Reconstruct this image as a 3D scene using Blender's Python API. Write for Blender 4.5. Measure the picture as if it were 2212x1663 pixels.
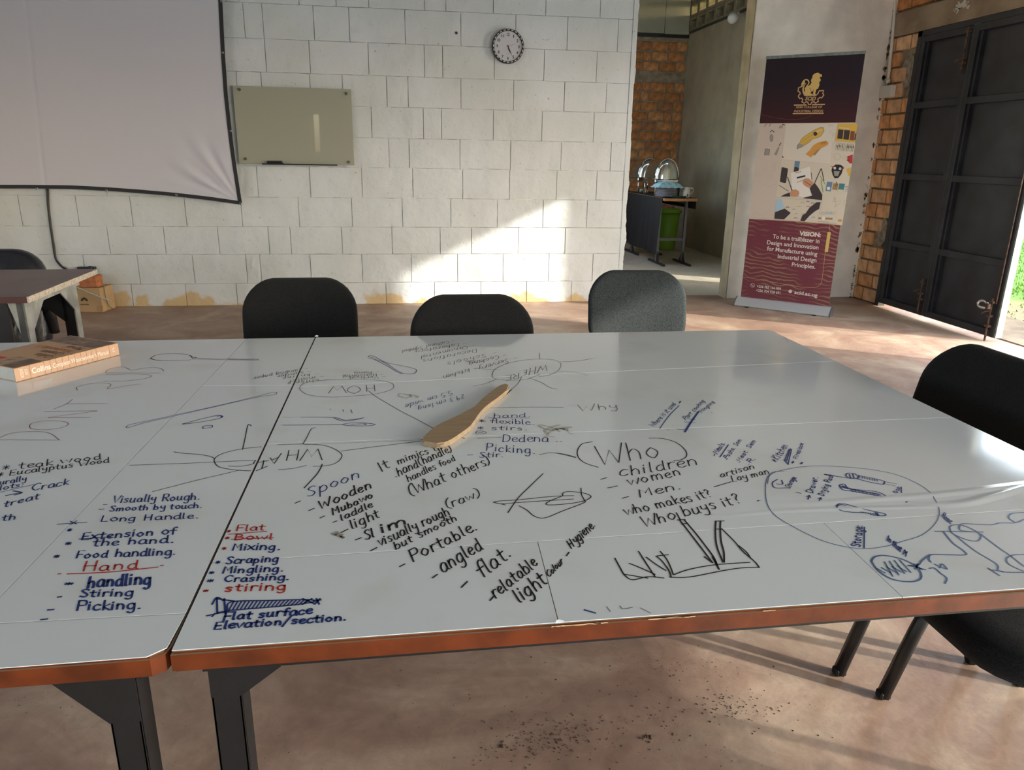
import bpy, bmesh, math, random
from mathutils import Vector, Matrix, noise
random.seed(7)
S = bpy.context.scene
for o in list(bpy.data.objects): bpy.data.objects.remove(o)
C = S.collection
# ------------------------------------------------------------------ camera
IW, IH, FPX = 2212, 1663, 1599.8
CAMH = 1.35
_p, _r, _y = math.radians(17.22), math.radians(.976), math.radians(8.445)
CF = Vector((math.sin(_y)*math.cos(_p), math.cos(_y)*math.cos(_p), -math.sin(_p)))
_R0 = Vector((math.cos(_y), -math.sin(_y), 0)); _U0 = _R0.cross(CF)
CR = _R0*math.cos(_r)+_U0*math.sin(_r); CU = _U0*math.cos(_r)-_R0*math.sin(_r)
CC = Vector((0, 0, CAMH))
cd = bpy.data.cameras.new('camera'); cam = bpy.data.objects.new('camera', cd); C.objects.link(cam)
cd.sensor_width = 36; cd.sensor_fit = 'HORIZONTAL'; cd.lens = FPX/IW*36; cd.clip_start = .05; cd.clip_end = 300
M = Matrix((CR, CU, -CF)).transposed().to_4x4(); M.translation = CC
cam.matrix_world = M; S.camera = cam
# ------------------------------------------------------------------ light
SUN_DIR = Vector((-1, .61, -.453)).normalized()
w = bpy.data.worlds.new('sky'); S.world = w; w.use_nodes = True
wn = w.node_tree; bg = wn.nodes['Background']
sk = wn.nodes.new('ShaderNodeTexSky'); sk.sky_type = 'NISHITA'; sk.sun_disc = False
sk.sun_elevation = math.radians(21.1); sk.sun_rotation = math.atan2(1, -.61); sk.dust_density = 2.0; sk.air_density = 1.0
wn.links.new(sk.outputs[0], bg.inputs[0]); bg.inputs[1].default_value = .75
sl = bpy.data.lights.new('sun', 'SUN'); sl.energy = 8.2; sl.angle = math.radians(1.2); sl.color = (1, .93, .80)
so = bpy.data.objects.new('sun', sl); C.objects.link(so); so.rotation_euler = SUN_DIR.to_track_quat('-Z', 'Y').to_euler(); so.location = (12, -6, 8)
def window_light(name, loc, rot, sx, sy, e, col=(.84, .92, 1)):
    l = bpy.data.lights.new(name, 'AREA'); l.shape = 'RECTANGLE'; l.size = sx; l.size_y = sy; l.energy = e; l.color = col
    o = bpy.data.objects.new(name, l); C.objects.link(o); o.location = loc; o.rotation_euler = rot
    return o
R90 = math.pi/2
# added fill lamps at openings; windows behind, left and in the alcove are invented
window_light('window_light', (1.9, -3.95, 1.55), (R90-.5, 0, 0), 3.6, 1.3, 62)
window_light('window_light', (-4.2, -3.95, 1.55), (R90-.5, 0, 0), 1.1, 1.3, 5)
window_light('window_light', (-4.95, 1.6, 1.55), (R90-.12, 0, -R90), 4.0, 1.3, 36)
window_light('window_light', (4.75, -1.25, 1.1), (R90-.35, 0, R90), 2.6, 2.1, 200, (.90, .95, 1))
window_light('window_light', (1.45, 9.6, 1.6), (R90-.2, 0, -R90), 2.2, 1.3, 11, (1, .95, .86))
window_light('window_light', (4.78, 4.44, 1.15), (R90-.3, 0, R90), .78, 2.2, 62, (.92, .96, 1))
S.view_settings.view_transform = 'Standard'; S.view_settings.look = 'None'; S.view_settings.gamma = 1
S.view_settings.exposure = 0.1
try: S.view_settings.use_curve_mapping = False
except Exception: pass

# ------------------------------------------------------------------ helpers
def ray(x, y): return CF*FPX+CR*(x-IW/2)-CU*(y-IH/2)
def at_z(x, y, z): d = ray(x, y); return CC+d*((z-CAMH)/d.z)
def at_y(x, y, Y): d = ray(x, y); return CC+d*(Y/d.y)
def at_x(x, y, X): d = ray(x, y); return CC+d*(X/d.x)
def on_plane(x, y, P, n): d = ray(x, y); return CC+d*((P-CC).dot(n)/d.dot(n))
def srgb(r, g, b):
    f = lambda c: (c/255/12.92) if c/255 <= .04045 else ((c/255+.055)/1.055)**2.4
    return (f(r), f(g), f(b))
MC = {}
def mat(name, col, rough=.6, metal=0, var=0, vscale=6, bump=0, bscale=40, coat=0, ior=1.5, col2=None, trans=0, alpha=1, sheen=0, detail=4, spec=.5):
    if name in MC: return MC[name]
    m = bpy.data.materials.new(name); m.use_nodes = True; nt = m.node_tree; b = nt.nodes['Principled BSDF']
    b.inputs['Base Color'].default_value = (*col, 1); b.inputs['Roughness'].default_value = rough; b.inputs['Metallic'].default_value = metal
    b.inputs['IOR'].default_value = ior; b.inputs['Coat Weight'].default_value = coat; b.inputs['Specular IOR Level'].default_value = spec
    b.inputs['Coat Roughness'].default_value = .08
    if trans: b.inputs['Transmission Weight'].default_value = trans
    if alpha < 1: b.inputs['Alpha'].default_value = alpha
    if sheen: b.inputs['Sheen Weight'].default_value = sheen
    tc = nt.nodes.new('ShaderNodeTexCoord')
    if var or col2:
        n = nt.nodes.new('ShaderNodeTexNoise'); n.inputs['Scale'].default_value = vscale; n.inputs['Detail'].default_value = detail
        nt.links.new(tc.outputs['Object'], n.inputs['Vector'])
        r = nt.nodes.new('ShaderNodeValToRGB'); nt.links.new(n.outputs['Fac'], r.inputs[0])
        c2 = col2 or tuple(max(0, c*(1-var)) for c in col); c1 = col if col2 else tuple(min(1, c*(1+var*.5)) for c in col)
        r.color_ramp.elements[0].position = .35; r.color_ramp.elements[1].position = .65
        r.color_ramp.elements[0].color = (*c2, 1); r.color_ramp.elements[1].color = (*c1, 1)
        nt.links.new(r.outputs[0], b.inputs['Base Color'])
    if bump:
        n2 = nt.nodes.new('ShaderNodeTexNoise'); n2.inputs['Scale'].default_value = bscale; n2.inputs['Detail'].default_value = 3
        nt.links.new(tc.outputs['Object'], n2.inputs['Vector'])
        bp = nt.nodes.new('ShaderNodeBump'); bp.inputs['Strength'].default_value = bump; bp.inputs['Distance'].default_value = .01
        nt.links.new(n2.outputs['Fac'], bp.inputs['Height']); nt.links.new(bp.outputs[0], b.inputs['Normal'])
    MC[name] = m; return m
def nodes(m): return m.node_tree.nodes, m.node_tree.links, m.node_tree.nodes['Principled BSDF']

def obj(name, bm, m=None, parent=None, smooth=False, kind=None):
    me = bpy.data.meshes.new(name)
    if isinstance(bm, tuple): me.from_pydata(bm[0], [], bm[1]); me.update()
    else:
        bmesh.ops.recalc_face_normals(bm, faces=bm.faces) if bm.faces else None
        bm.to_mesh(me); bm.free()
    for x in (m if isinstance(m, (list, tuple)) else [m]):
        if x: me.materials.append(x)
    if smooth:
        for p in me.polygons: p.use_smooth = True
    o = bpy.data.objects.new(name, me); C.objects.link(o)
    if parent: o.parent = parent
    if kind: o['kind'] = kind
    return o
def thing(name, label, cat, loc=(0, 0, 0), rz=0, group=None):
    o = bpy.data.objects.new(name, None); C.objects.link(o); o.empty_display_size = .1
    o.location = loc; o.rotation_euler = (0, 0, rz); tag(o, label, cat, group); return o
def tag(o, label, cat, group=None):
    o['label'] = label; o['category'] = cat
    if group: o['group'] = group
    return o
def BM(): return bmesh.new()
def box(bm, x0, x1, y0, y1, z0, z1, bev=0, seg=1, mi=0):
    vs = [bm.verts.new((x, y, z)) for z in (z0, z1) for y in (y0, y1) for x in (x0, x1)]
    fs = [bm.faces.new([vs[i] for i in f]) for f in ((0, 2, 3, 1), (4, 5, 7, 6), (0, 1, 5, 4), (2, 6, 7, 3), (0, 4, 6, 2), (1, 3, 7, 5))]
    for f in fs: f.material_index = mi
    if bev:
        es = list({e for f in fs for e in f.edges})
        bmesh.ops.bevel(bm, geom=es, offset=bev, segments=seg, affect='EDGES', profile=.6)
    return bm
def boxm(*a, **k): return box(BM(), *a, **k)
def obox(bm, P0, P1, a, b, up=(0, 0, 1), bev=0):
    """bar from P0 to P1, section a (sideways) x b (up)"""
    P0, P1 = Vector(P0), Vector(P1); d = (P1-P0).normalized(); u = Vector(up)
    s = d.cross(u)
    if s.length < 1e-4: s = d.cross(Vector((1, 0, 0)))
    s.normalize(); u = s.cross(d).normalized()
    vs = [bm.verts.new(P+s*(a/2*i)+u*(b/2*j)) for P in (P0, P1) for i, j in ((-1, -1), (1, -1), (1, 1), (-1, 1))]
    fs = [bm.faces.new([vs[i] for i in f]) for f in ((3, 2, 1, 0), (4, 5, 6, 7), (0, 1, 5, 4), (1, 2, 6, 5), (2, 3, 7, 6), (3, 0, 4, 7))]
    if bev: bmesh.ops.bevel(bm, geom=list({e for f in fs for e in f.edges}), offset=bev, segments=2, affect='EDGES')
    return bm
def tube(bm, pts, r, n=8, ry=None, cap=True, side=None):
    """tube through points; ry gives an oval section"""
    pts = [Vector(p) for p in pts]; rings = []; ry = ry or r
    ref = Vector(side) if side else None
    for i, p in enumerate(pts):
        t = (pts[min(i+1, len(pts)-1)]-pts[max(i-1, 0)]).normalized()
        a = ref or (Vector((0, 0, 1)) if abs(t.z) < .9 else Vector((1, 0, 0)))
        s = t.cross(a).normalized(); u = s.cross(t).normalized()
        rings.append([bm.verts.new(p+s*(r*math.cos(q))+u*(ry*math.sin(q))) for q in [2*math.pi*k/n for k in range(n)]])
    for A, B in zip(rings, rings[1:]):
        for k in range(n): bm.faces.new((A[k], A[(k+1) % n], B[(k+1) % n], B[k]))
    if cap: bm.faces.new(rings[0][::-1]); bm.faces.new(rings[-1])
    return bm
def smooth_pts(p, k=4, closed=False):
    p = [Vector(q) for q in p]
    if len(p) < 3: return p
    out = []
    n = len(p)
    for i in range(n-1):
        a, b, c, d = p[max(i-1, 0)], p[i], p[i+1], p[min(i+2, n-1)]
        for j in range(k):
            t = j/k
            out.append(.5*((2*b)+(c-a)*t+(2*a-5*b+4*c-d)*t*t+(3*b-3*c+d-a)*t**3))
    out.append(p[-1]); return out
def lathe(bm, prof, n=32, c=(0, 0, 0), ax='z'):
    rings = []
    def pt(r, h, q):
        x, y = r*math.cos(q), r*math.sin(q)
        v = (x, y, h) if ax == 'z' else ((x, h, y) if ax == 'y' else (h, x, y))
        return Vector(v)+Vector(c)
    for r, h in prof:
        rings.append([bm.verts.new(pt(r, h, 2*math.pi*k/n)) for k in range(n)] if r > 1e-5 else [bm.verts.new(pt(0, h, 0))])
    for A, B in zip(rings, rings[1:]):
        for k in range(n):
            a = [A[k % len(A)], A[(k+1) % len(A)], B[(k+1) % len(B)], B[k % len(B)]]
            f = []
            for v in a:
                if v not in f: f.append(v)
            if len(f) > 2: bm.faces.new(f)
    return bm
def prism(bm, pts, n, th):
    """polygon pts extruded by th along -n"""
    n = Vector(n).normalized(); pts = [Vector(p) for p in pts]
    a = [bm.verts.new(p) for p in pts]; b = [bm.verts.new(p-n*th) for p in pts]
    bm.faces.new(a); bm.faces.new(b[::-1])
    for i in range(len(a)):
        j = (i+1) % len(a); bm.faces.new((a[j], a[i], b[i], b[j]))
    return bm
def rrect(w, h, r, k=5):
    out = []
    for cx, cy, a0 in ((w/2-r, h/2-r, 0), (-w/2+r, h/2-r, 90), (-w/2+r, -h/2+r, 180), (w/2-r, -h/2+r, 270)):
        for i in range(k+1):
            a = math.radians(a0+90*i/k); out.append((cx+r*math.cos(a), cy+r*math.sin(a)))
    return out
def pillow(bm, w, h, r, th, f, inset=.02, k=6, crown=.01):
    """rounded-rect cushion in local (u,v,w); f maps (u,v,w)->Vector"""
    lay = [(0, inset, inset), (.0, inset*.3, inset*.3), (.35, 0, 0), (.65, 0, 0), (1.0, inset*.3, inset*.3), (1.0, inset, inset)]
    zs = [0, .12, .4, .6, .88, 1]
    rings = []
    for (q, i1, i2), z in zip(lay, zs):
        rings.append([bm.verts.new(f(u, v, z*th)) for u, v in rrect(w-2*i1, h-2*i1, max(r-i1, .01), k)])
    n = len(rings[0])
    for A, B in zip(rings, rings[1:]):
        for i in range(n): bm.faces.new((A[i], A[(i+1) % n], B[(i+1) % n], B[i]))
    for sgn, R in ((-1, rings[0]), (1, rings[-1])):
        prev = R
        for s, c in ((.75, .5), (.4, .85)):
            z0 = th if sgn > 0 else 0
            nw = [bm.verts.new(f(u*s, v*s, z0+sgn*crown*c)) for u, v in rrect(w-2*inset, h-2*inset, max(r-inset, .01), k)]
            for i in range(n): bm.faces.new((prev[i], prev[(i+1) % n], nw[(i+1) % n], nw[i]) if sgn > 0 else (prev[(i+1) % n], prev[i], nw[i], nw[(i+1) % n]))
            prev = nw
        bm.faces.new(prev)
    return bm
def ribbon(V, F, pts, wd, n, lift=0):
    """flat stroke of width wd along 3D pts, in the plane with normal n"""
    pts = [Vector(p) for p in pts]
    q = [pts[0]]
    for p in pts[1:]:
        if (p-q[-1]).length > 1e-5: q.append(p)
    pts = q
    if len(pts) < 2: return
    n = Vector(n); b = len(V)
    d0 = (pts[1]-pts[0]).normalized(); d1 = (pts[-1]-pts[-2]).normalized()
    pts[0] = pts[0]-d0*wd*.35; pts[-1] = pts[-1]+d1*wd*.35
    for i, p in enumerate(pts):
        t = (pts[min(i+1, len(pts)-1)]-pts[max(i-1, 0)])
        if t.length < 1e-9: t = d0
        s = n.cross(t.normalized())*(wd/2)
        V.append(p+s+n*lift); V.append(p-s+n*lift)
    for i in range(len(pts)-1): F.append((b+2*i, b+2*i+1, b+2*i+3, b+2*i+2))
_fc = {}
def font_mesh(txt, bold=0, shear=0):
    k = (txt, bold, shear)
    if k in _fc: return _fc[k]
    cu = bpy.data.curves.new('t', 'FONT'); cu.body = txt; cu.offset = bold; cu.shear = shear; cu.resolution_u = 3; cu.size = 1
    o = bpy.data.objects.new('t', cu); C.objects.link(o)
    dg = bpy.context.evaluated_depsgraph_get(); me = o.evaluated_get(dg).to_mesh()
    vs = [v.co.copy() for v in me.vertices]; fs = [tuple(p.vertices) for p in me.polygons]
    o.evaluated_get(dg).to_mesh_clear(); bpy.data.objects.remove(o); bpy.data.curves.remove(cu)
    x0 = min(v.x for v in vs); x1 = max(v.x for v in vs)
    vs = [((v.x-x0)/(x1-x0), v.y/.73) for v in vs]          # x 0..1, y 0..1 = cap height
    _fc[k] = (vs, fs); return _fc[k]
def put_text(V, F, txt, P0, P1, UP, n, lift=0, bold=0, shear=0):
    vs, fs = font_mesh(txt, bold, shear); b = len(V); n = Vector(n)
    for x, y in vs: V.append(P0+(P1-P0)*x+UP*y+n*lift)
    for f in fs: F.append(tuple(b+i for i in f))
# ------------------------------------------------------------------ materials
def paint_wall():
    m = mat('painted_block', (.69, .68, .63), .75)
    N, L, b = nodes(m)
    tc = N.new('ShaderNodeNewGeometry'); sep = N.new('ShaderNodeSeparateXYZ'); L.new(tc.outputs['Position'], sep.inputs[0])
    n1 = N.new('ShaderNodeTexNoise'); n1.inputs['Scale'].default_value = 1.3; n1.inputs['Detail'].default_value = 6; L.new(tc.outputs['Position'], n1.inputs['Vector'])
    r1 = N.new('ShaderNodeValToRGB'); L.new(n1.outputs[0], r1.inputs[0])
    r1.color_ramp.elements[0].position = .3; r1.color_ramp.elements[1].position = .7
    r1.color_ramp.elements[0].color = (.49, .52, .515, 1); r1.color_ramp.elements[1].color = (.58, .615, .655, 1)
    # bare, ochre-stained foot of the wall
    n2 = N.new('ShaderNodeTexNoise'); n2.inputs['Scale'].default_value = 3.0; n2.inputs['Detail'].default_value = 8; L.new(tc.outputs['Position'], n2.inputs['Vector'])
    mz = N.new('ShaderNodeMapRange'); mz.inputs['From Min'].default_value = .0; mz.inputs['From Max'].default_value = .30; mz.inputs['To Min'].default_value = .16; mz.inputs['To Max'].default_value = -.25; L.new(sep.outputs['Z'], mz.inputs[0])
    ad = N.new('ShaderNodeMath'); ad.operation = 'ADD'; L.new(n2.outputs[0], ad.inputs[0]); L.new(mz.outputs[0], ad.inputs[1])
    st = N.new('ShaderNodeMapRange'); st.inputs['From Min'].default_value = .56; st.inputs['From Max'].default_value = .62; L.new(ad.outputs[0], st.inputs[0])
    mx = N.new('ShaderNodeMix'); mx.data_type = 'RGBA'; L.new(st.outputs[0], mx.inputs[0]); L.new(r1.outputs[0], mx.inputs[6]); mx.inputs[7].default_value = (.50, .38, .22, 1)
    # small dark pits and scratches
    n3 = N.new('ShaderNodeTexNoise'); n3.inputs['Scale'].default_value = 42; n3.inputs['Detail'].default_value = 2; L.new(tc.outputs['Position'], n3.inputs['Vector'])
    p3 = N.new('ShaderNodeMapRange'); p3.inputs['From Min'].default_value = .72; p3.inputs['From Max'].default_value = .78; L.new(n3.outputs[0], p3.inputs[0])
    mx2 = N.new('ShaderNodeMix'); mx2.data_type = 'RGBA'; L.new(p3.outputs[0], mx2.inputs[0]); L.new(mx.outputs[2], mx2.inputs[6]); mx2.inputs[7].default_value = (.33, .30, .22, 1)
    L.new(mx2.outputs[2], b.inputs['Base Color'])
    # relief: lumpy plaster, pits
    n4 = N.new('ShaderNodeTexNoise'); n4.inputs['Scale'].default_value = 5.5; n4.inputs['Detail'].default_value = 6; n4.inputs['Roughness'].default_value = .5; L.new(tc.outputs['Position'], n4.inputs['Vector'])
    bp = N.new('ShaderNodeBump'); bp.inputs['Strength'].default_value = .7; bp.inputs['Distance'].default_value = .03; L.new(n4.outputs[0], bp.inputs['Height'])
    v = N.new('ShaderNodeTexVoronoi'); v.inputs['Scale'].default_value = 13; v.inputs['Randomness'].default_value = 1; L.new(tc.outputs['Position'], v.inputs['Vector'])
    mv = N.new('ShaderNodeMapRange'); mv.inputs['From Min'].default_value = .05; mv.inputs['From Max'].default_value = .16; L.new(v.outputs['Distance'], mv.inputs[0])
    bp2 = N.new('ShaderNodeBump'); bp2.inputs['Strength'].default_value = .25; bp2.inputs['Distance'].default_value = .006; L.new(mv.outputs[0], bp2.inputs['Height']); L.new(bp.outputs[0], bp2.inputs['Normal'])
    L.new(bp2.outputs[0], b.inputs['Normal'])
    return m
M_PAINT = paint_wall()
M_JOINT = mat('painted_joint', (.56, .56, .52), .85, var=.5, vscale=9, bump=.4, bscale=30)
def floor_mat(name, ca, cb, cc, pits=True):
    m = mat(name, ca, .55); N, L, b = nodes(m)
    g = N.new('ShaderNodeNewGeometry')
    def nz(s, d, r=.55, dist=0):
        n = N.new('ShaderNodeTexNoise'); n.inputs['Scale'].default_value = s; n.inputs['Detail'].default_value = d; n.inputs['Roughness'].default_value = r; n.inputs['Distortion'].default_value = dist
        L.new(g.outputs['Position'], n.inputs['Vector']); return n
    n1 = nz(1.6, 7, .6, .8); r = N.new('ShaderNodeValToRGB'); L.new(n1.outputs[0], r.inputs[0])
    e = r.color_ramp.elements; e[0].position = .32; e[0].color = (*ca, 1); e[1].position = .68; e[1].color = (*cc, 1); k = e.new(.5); k.color = (*cb, 1)
    n2 = nz(11, 6, .7, 1.5); mr = N.new('ShaderNodeMapRange'); mr.inputs['From Min'].default_value = .3; mr.inputs['From Max'].default_value = .7; mr.inputs['To Min'].default_value = .84; mr.inputs['To Max'].default_value = 1.12; L.new(n2.outputs[0], mr.inputs[0])
    mx = N.new('ShaderNodeMix'); mx.data_type = 'RGBA'; mx.blend_type = 'MULTIPLY'; mx.inputs[0].default_value = 1; L.new(r.outputs[0], mx.inputs[6])
    cb_ = N.new('ShaderNodeCombineColor'); [L.new(mr.outputs[0], cb_.inputs[i]) for i in range(3)]; L.new(cb_.outputs[0], mx.inputs[7])
    # grit and dirt specks, clustered
    n3 = nz(95, 2); n3b = nz(1.9, 3); a = N.new('ShaderNodeMath'); a.operation = 'MULTIPLY_ADD'; L.new(n3b.outputs[0], a.inputs[0]); a.inputs[1].default_value = .55; L.new(n3.outputs[0], a.inputs[2])
    p = N.new('ShaderNodeMapRange'); p.inputs['From Min'].default_value = 1.0; p.inputs['From Max'].default_value = 1.05; L.new(a.outputs[0], p.inputs[0])
    mx2 = N.new('ShaderNodeMix'); mx2.data_type = 'RGBA'; L.new(p.outputs[0], mx2.inputs[0]); L.new(mx.outputs[2], mx2.inputs[6]); mx2.inputs[7].default_value = (.10, .06, .035, 1)
    L.new(mx2.outputs[2], b.inputs['Base Color'])
    n5 = nz(14, 8, .6); bp = N.new('ShaderNodeBump'); bp.inputs['Strength'].default_value = .35; bp.inputs['Distance'].default_value = .008; L.new(n5.outputs[0], bp.inputs['Height']); L.new(bp.outputs[0], b.inputs['Normal'])
    rr = N.new('ShaderNodeMapRange'); rr.inputs['To Min'].default_value = .42; rr.inputs['To Max'].default_value = .7; L.new(n2.outputs[0], rr.inputs[0]); L.new(rr.outputs[0], b.inputs['Roughness'])
    return m
M_FLOOR = floor_mat('red_screed', (.24, .145, .11), (.36, .25, .19), (.52, .42, .32))
M_FLOOR2 = floor_mat('grey_screed', (.44, .42, .34), (.52, .49, .40), (.60, .56, .47))
M_CEIL = mat('ceiling_board', (.22, .20, .17), .85, var=.1)
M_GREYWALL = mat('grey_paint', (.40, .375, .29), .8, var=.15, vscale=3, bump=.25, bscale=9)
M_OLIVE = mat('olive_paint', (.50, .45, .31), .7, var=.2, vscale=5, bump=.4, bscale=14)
M_STUB = mat('cream_paint', (.83, .80, .74), .7, var=.14, vscale=4, bump=.4, bscale=12)
M_BRICK = [mat('clay_brick%d' % i, c, .85, var=.4, vscale=11, bump=.5, bscale=35) for i, c in enumerate(((.56, .24, .085), (.50, .205, .07), (.62, .30, .12), (.42, .19, .085)))]
M_MORTAR = mat('mortar', (.33, .27, .19), .95, var=.3, vscale=12, bump=.7, bscale=40)
M_CONC = mat('rough_concrete', (.36, .28, .19), .85, var=.4, vscale=4, bump=.6, bscale=14, col2=(.24, .175, .115))
M_BLACKSTEEL = mat('black_steel', (.016, .017, .02), .38, var=.3, vscale=8, bump=.05, bscale=20)
M_DOORSTEEL = mat('door_steel', (.018, .020, .028), .42, var=.5, vscale=5, bump=.08, bscale=8)
M_RUST = mat('rusty_steel', (.12, .075, .05), .6, .5, var=.5, vscale=25, bump=.3)
M_GALV = mat('galvanised_steel', (.20, .24, .235), .55, .2, var=.3, vscale=30)
M_STEEL = mat('bright_steel', (.75, .76, .78), .09, 1)
M_FRAME = mat('dark_grey_enamel', (.0065, .0068, .0085), .5, var=.3, vscale=14, bump=.06, bscale=60)
M_LGREY = mat('worn_grey_enamel', (.30, .31, .29), .5, var=.35, vscale=12, bump=.1, bscale=50)
M_FILM = mat('whiteboard_film', (.60, .62, .625), .16, coat=.3, spec=.6)
def film():
    N, L, b = nodes(M_FILM); g = N.new('ShaderNodeNewGeometry')
    n = N.new('ShaderNodeTexNoise'); n.inputs['Scale'].default_value = 3.5; n.inputs['Detail'].default_value = 3; L.new(g.outputs['Position'], n.inputs['Vector'])
    bp = N.new('ShaderNodeBump'); bp.inputs['Strength'].default_value = .06; bp.inputs['Distance'].default_value = .004; L.new(n.outputs[0], bp.inputs['Height'])
    L.new(bp.outputs[0], b.inputs['Normal']); L.new(bp.outputs[0], b.inputs['Coat Normal'])
    n2 = N.new('ShaderNodeTexNoise'); n2.inputs['Scale'].default_value = 2.2; n2.inputs['Detail'].default_value = 6; L.new(g.outputs['Position'], n2.inputs['Vector'])
    r = N.new('ShaderNodeMapRange'); r.inputs['From Min'].default_value = .35; r.inputs['From Max'].default_value = .7; r.inputs['To Min'].default_value = .06; r.inputs['To Max'].default_value = .17; L.new(n2.outputs[0], r.inputs[0]); L.new(r.outputs[0], b.inputs['Roughness'])
    n3 = N.new('ShaderNodeTexNoise'); n3.inputs['Scale'].default_value = 5; n3.inputs['Detail'].default_value = 5; L.new(g.outputs['Position'], n3.inputs['Vector'])
    cr = N.new('ShaderNodeValToRGB'); L.new(n3.outputs[0], cr.inputs[0]); e = cr.color_ramp.elements
    e[0].position = .55; e[0].color = (.73, .81, .88, 1); e[1].position = .80; e[1].color = (.66, .71, .74, 1); L.new(cr.outputs[0], b.inputs['Base Color'])
film()
M_BOARD = mat('table_core', (.30, .24, .16), .8)
M_LACQ = mat('orange_lacquer', (.13, .028, .006), .3, var=.4, vscale=18, bump=.1, bscale=30, coat=.4)
M_INK = {'k': mat('black_marker', (.008, .008, .009), .55), 'b': mat('blue_marker', (.006, .03, .19), .5), 'r': mat('red_marker', (.45, .03, .02), .5),
         'l': mat('light_blue_marker', (.03, .09, .24), .5), 'g': mat('faint_marker', (.12, .10, .09), .6), 'm': mat('maroon_marker', (.22, .05, .05), .6), 's': mat('smudge', (.34, .32, .28), .4)}
M_FABRIC = mat('black_fabric', (.011, .012, .0135), .95, var=.5, vscale=260, bump=.35, bscale=420, sheen=.06, spec=.25)
M_PLASTIC = mat('black_plastic', (.012, .012, .013), .4)
M_CHAIRSTEEL = mat('chair_tube', (.012, .012, .013), .3)
M_LEATHER = mat('black_leather', (.014, .015, .022), .33, bump=.35, bscale=22)
M_WOOD = mat('pale_wood', (.52, .34, .18), .62, bump=.12, bscale=30)
def wood():
    N, L, b = nodes(M_WOOD); t = N.new('ShaderNodeTexCoord'); mp = N.new('ShaderNodeMapping'); mp.inputs['Rotation'].default_value = (0, 0, math.radians(-52)); mp.inputs['Scale'].default_value = (6, 70, 20)
    n = N.new('ShaderNodeTexNoise'); n.inputs['Scale'].default_value = 1.6; n.inputs['Detail'].default_value = 5; n.inputs['Distortion'].default_value = .5
    L.new(t.outputs['Object'], mp.inputs[0]); L.new(mp.outputs[0], n.inputs['Vector']); r = N.new('ShaderNodeValToRGB'); L.new(n.outputs[0], r.inputs[0])
    e = r.color_ramp.elements; e[0].position = .3; e[0].color = (.26, .185, .11, 1); e[1].position = .7; e[1].color = (.37, .275, .175, 1); L.new(r.outputs[0], b.inputs['Base Color'])
wood()
M_WHITE = mat('white_plastic', (.70, .68, .62), .45)
M_SCREEN = mat('screen_cloth', (.50, .50, .57), .8, bump=.05, bscale=60)
M_BORDER = mat('screen_border', (.01, .01, .012), .6)
M_CARD = mat('cardboard', (.40, .27, .14), .8, var=.12, vscale=4)
M_PAPER = mat('paper', (.72, .72, .70), .7)
M_BRICKSOLID = mat('solid_clay', (.42, .15, .06), .9, var=.35, vscale=20, bump=.6, bscale=50)
M_LAMINATE = mat('brown_laminate', (.105, .045, .045), .32, var=.35, vscale=7)
M_CHIP = mat('chipboard_edge', (.56, .50, .42), .9, var=.3, vscale=90, bump=.6, bscale=120)

# ------------------------------------------------------------------ the setting
YW = 6.966; XD = 4.6; XG = 4.47
def struct(name, bm, m, parent=None, smooth=False):
    o = obj(name, bm, m, parent, smooth)
    if not parent: o['kind'] = 'structure'
    return o
struct('floor', boxm(-5.2, 4.72, -4.2, 7.24, -.12, 0), M_FLOOR)
struct('floor', boxm(1.5, 4.72, 7.24, 12.4, -.12, .001), M_FLOOR2)
# painted block wall
wb = struct('wall_back', boxm(-5.2, 2.075, YW+.012, YW+.20, 0, 3.4), M_JOINT)
courses = [0, .202, .464, .707, .963, 1.226, 1.478, 1.735, 1.985, 2.243, 2.51, 2.76, 3.02, 3.28]
joints = {0: [-1.95, -1.51, -1.06, -.62, -.17, .28, .72, 1.16, 1.6],
          1: [-3.2, -2.77, -2.325, -1.861, -1.405, -1.283, -.842, -.38, .07, .50, .93, 1.37, 1.8],
          2: [-3.0, -2.541, -2.078, -1.623, -1.193, -1.002, -.55, -.1, .34, .63, 1.07, 1.52],
          3: [-3.21, -2.758, -2.321, -1.876, -1.405, -.915, -.45, 0, .44, .87, 1.30, 1.72],
          4: [-3.4, -2.96, -2.5, -2.05, -1.6, -1.42, -1.25, -.8, -.35, .1, .55, .98, 1.42, 1.8],
          5: [-3.2, -2.72, -2.25, -1.8, -1.35, -.9, -.5, -.104, .074, .526, .985, 1.453, 1.921],
          6: [-3.4, -2.9, -2.45, -2.0, -1.55, -1.1, -.7, -.246, .204, .365, .826, 1.268, 1.747],
          7: [-3.2, -2.72, -2.25, -1.8, -1.35, -1.15, -.75, -.48, -.106, .077, .537, 1.005, 1.464, 1.85],
          8: [-3.4, -2.9, -2.45, -2.0, -1.55, -1.1, -.74, -.252, .222, .379, .83, 1.272, 1.749],
          9: [-3.2, -2.72, -2.25, -1.8, -1.25, -1.1, -.69, -.4, .064, .539, 1.014, 1.472, 1.928],
          10: [-3.4, -2.9, -2.45, -2.0, -1.38, -1.28, -.8, -.50, -.232, .231, .411, .817, 1.274, 1.758]}
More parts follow.
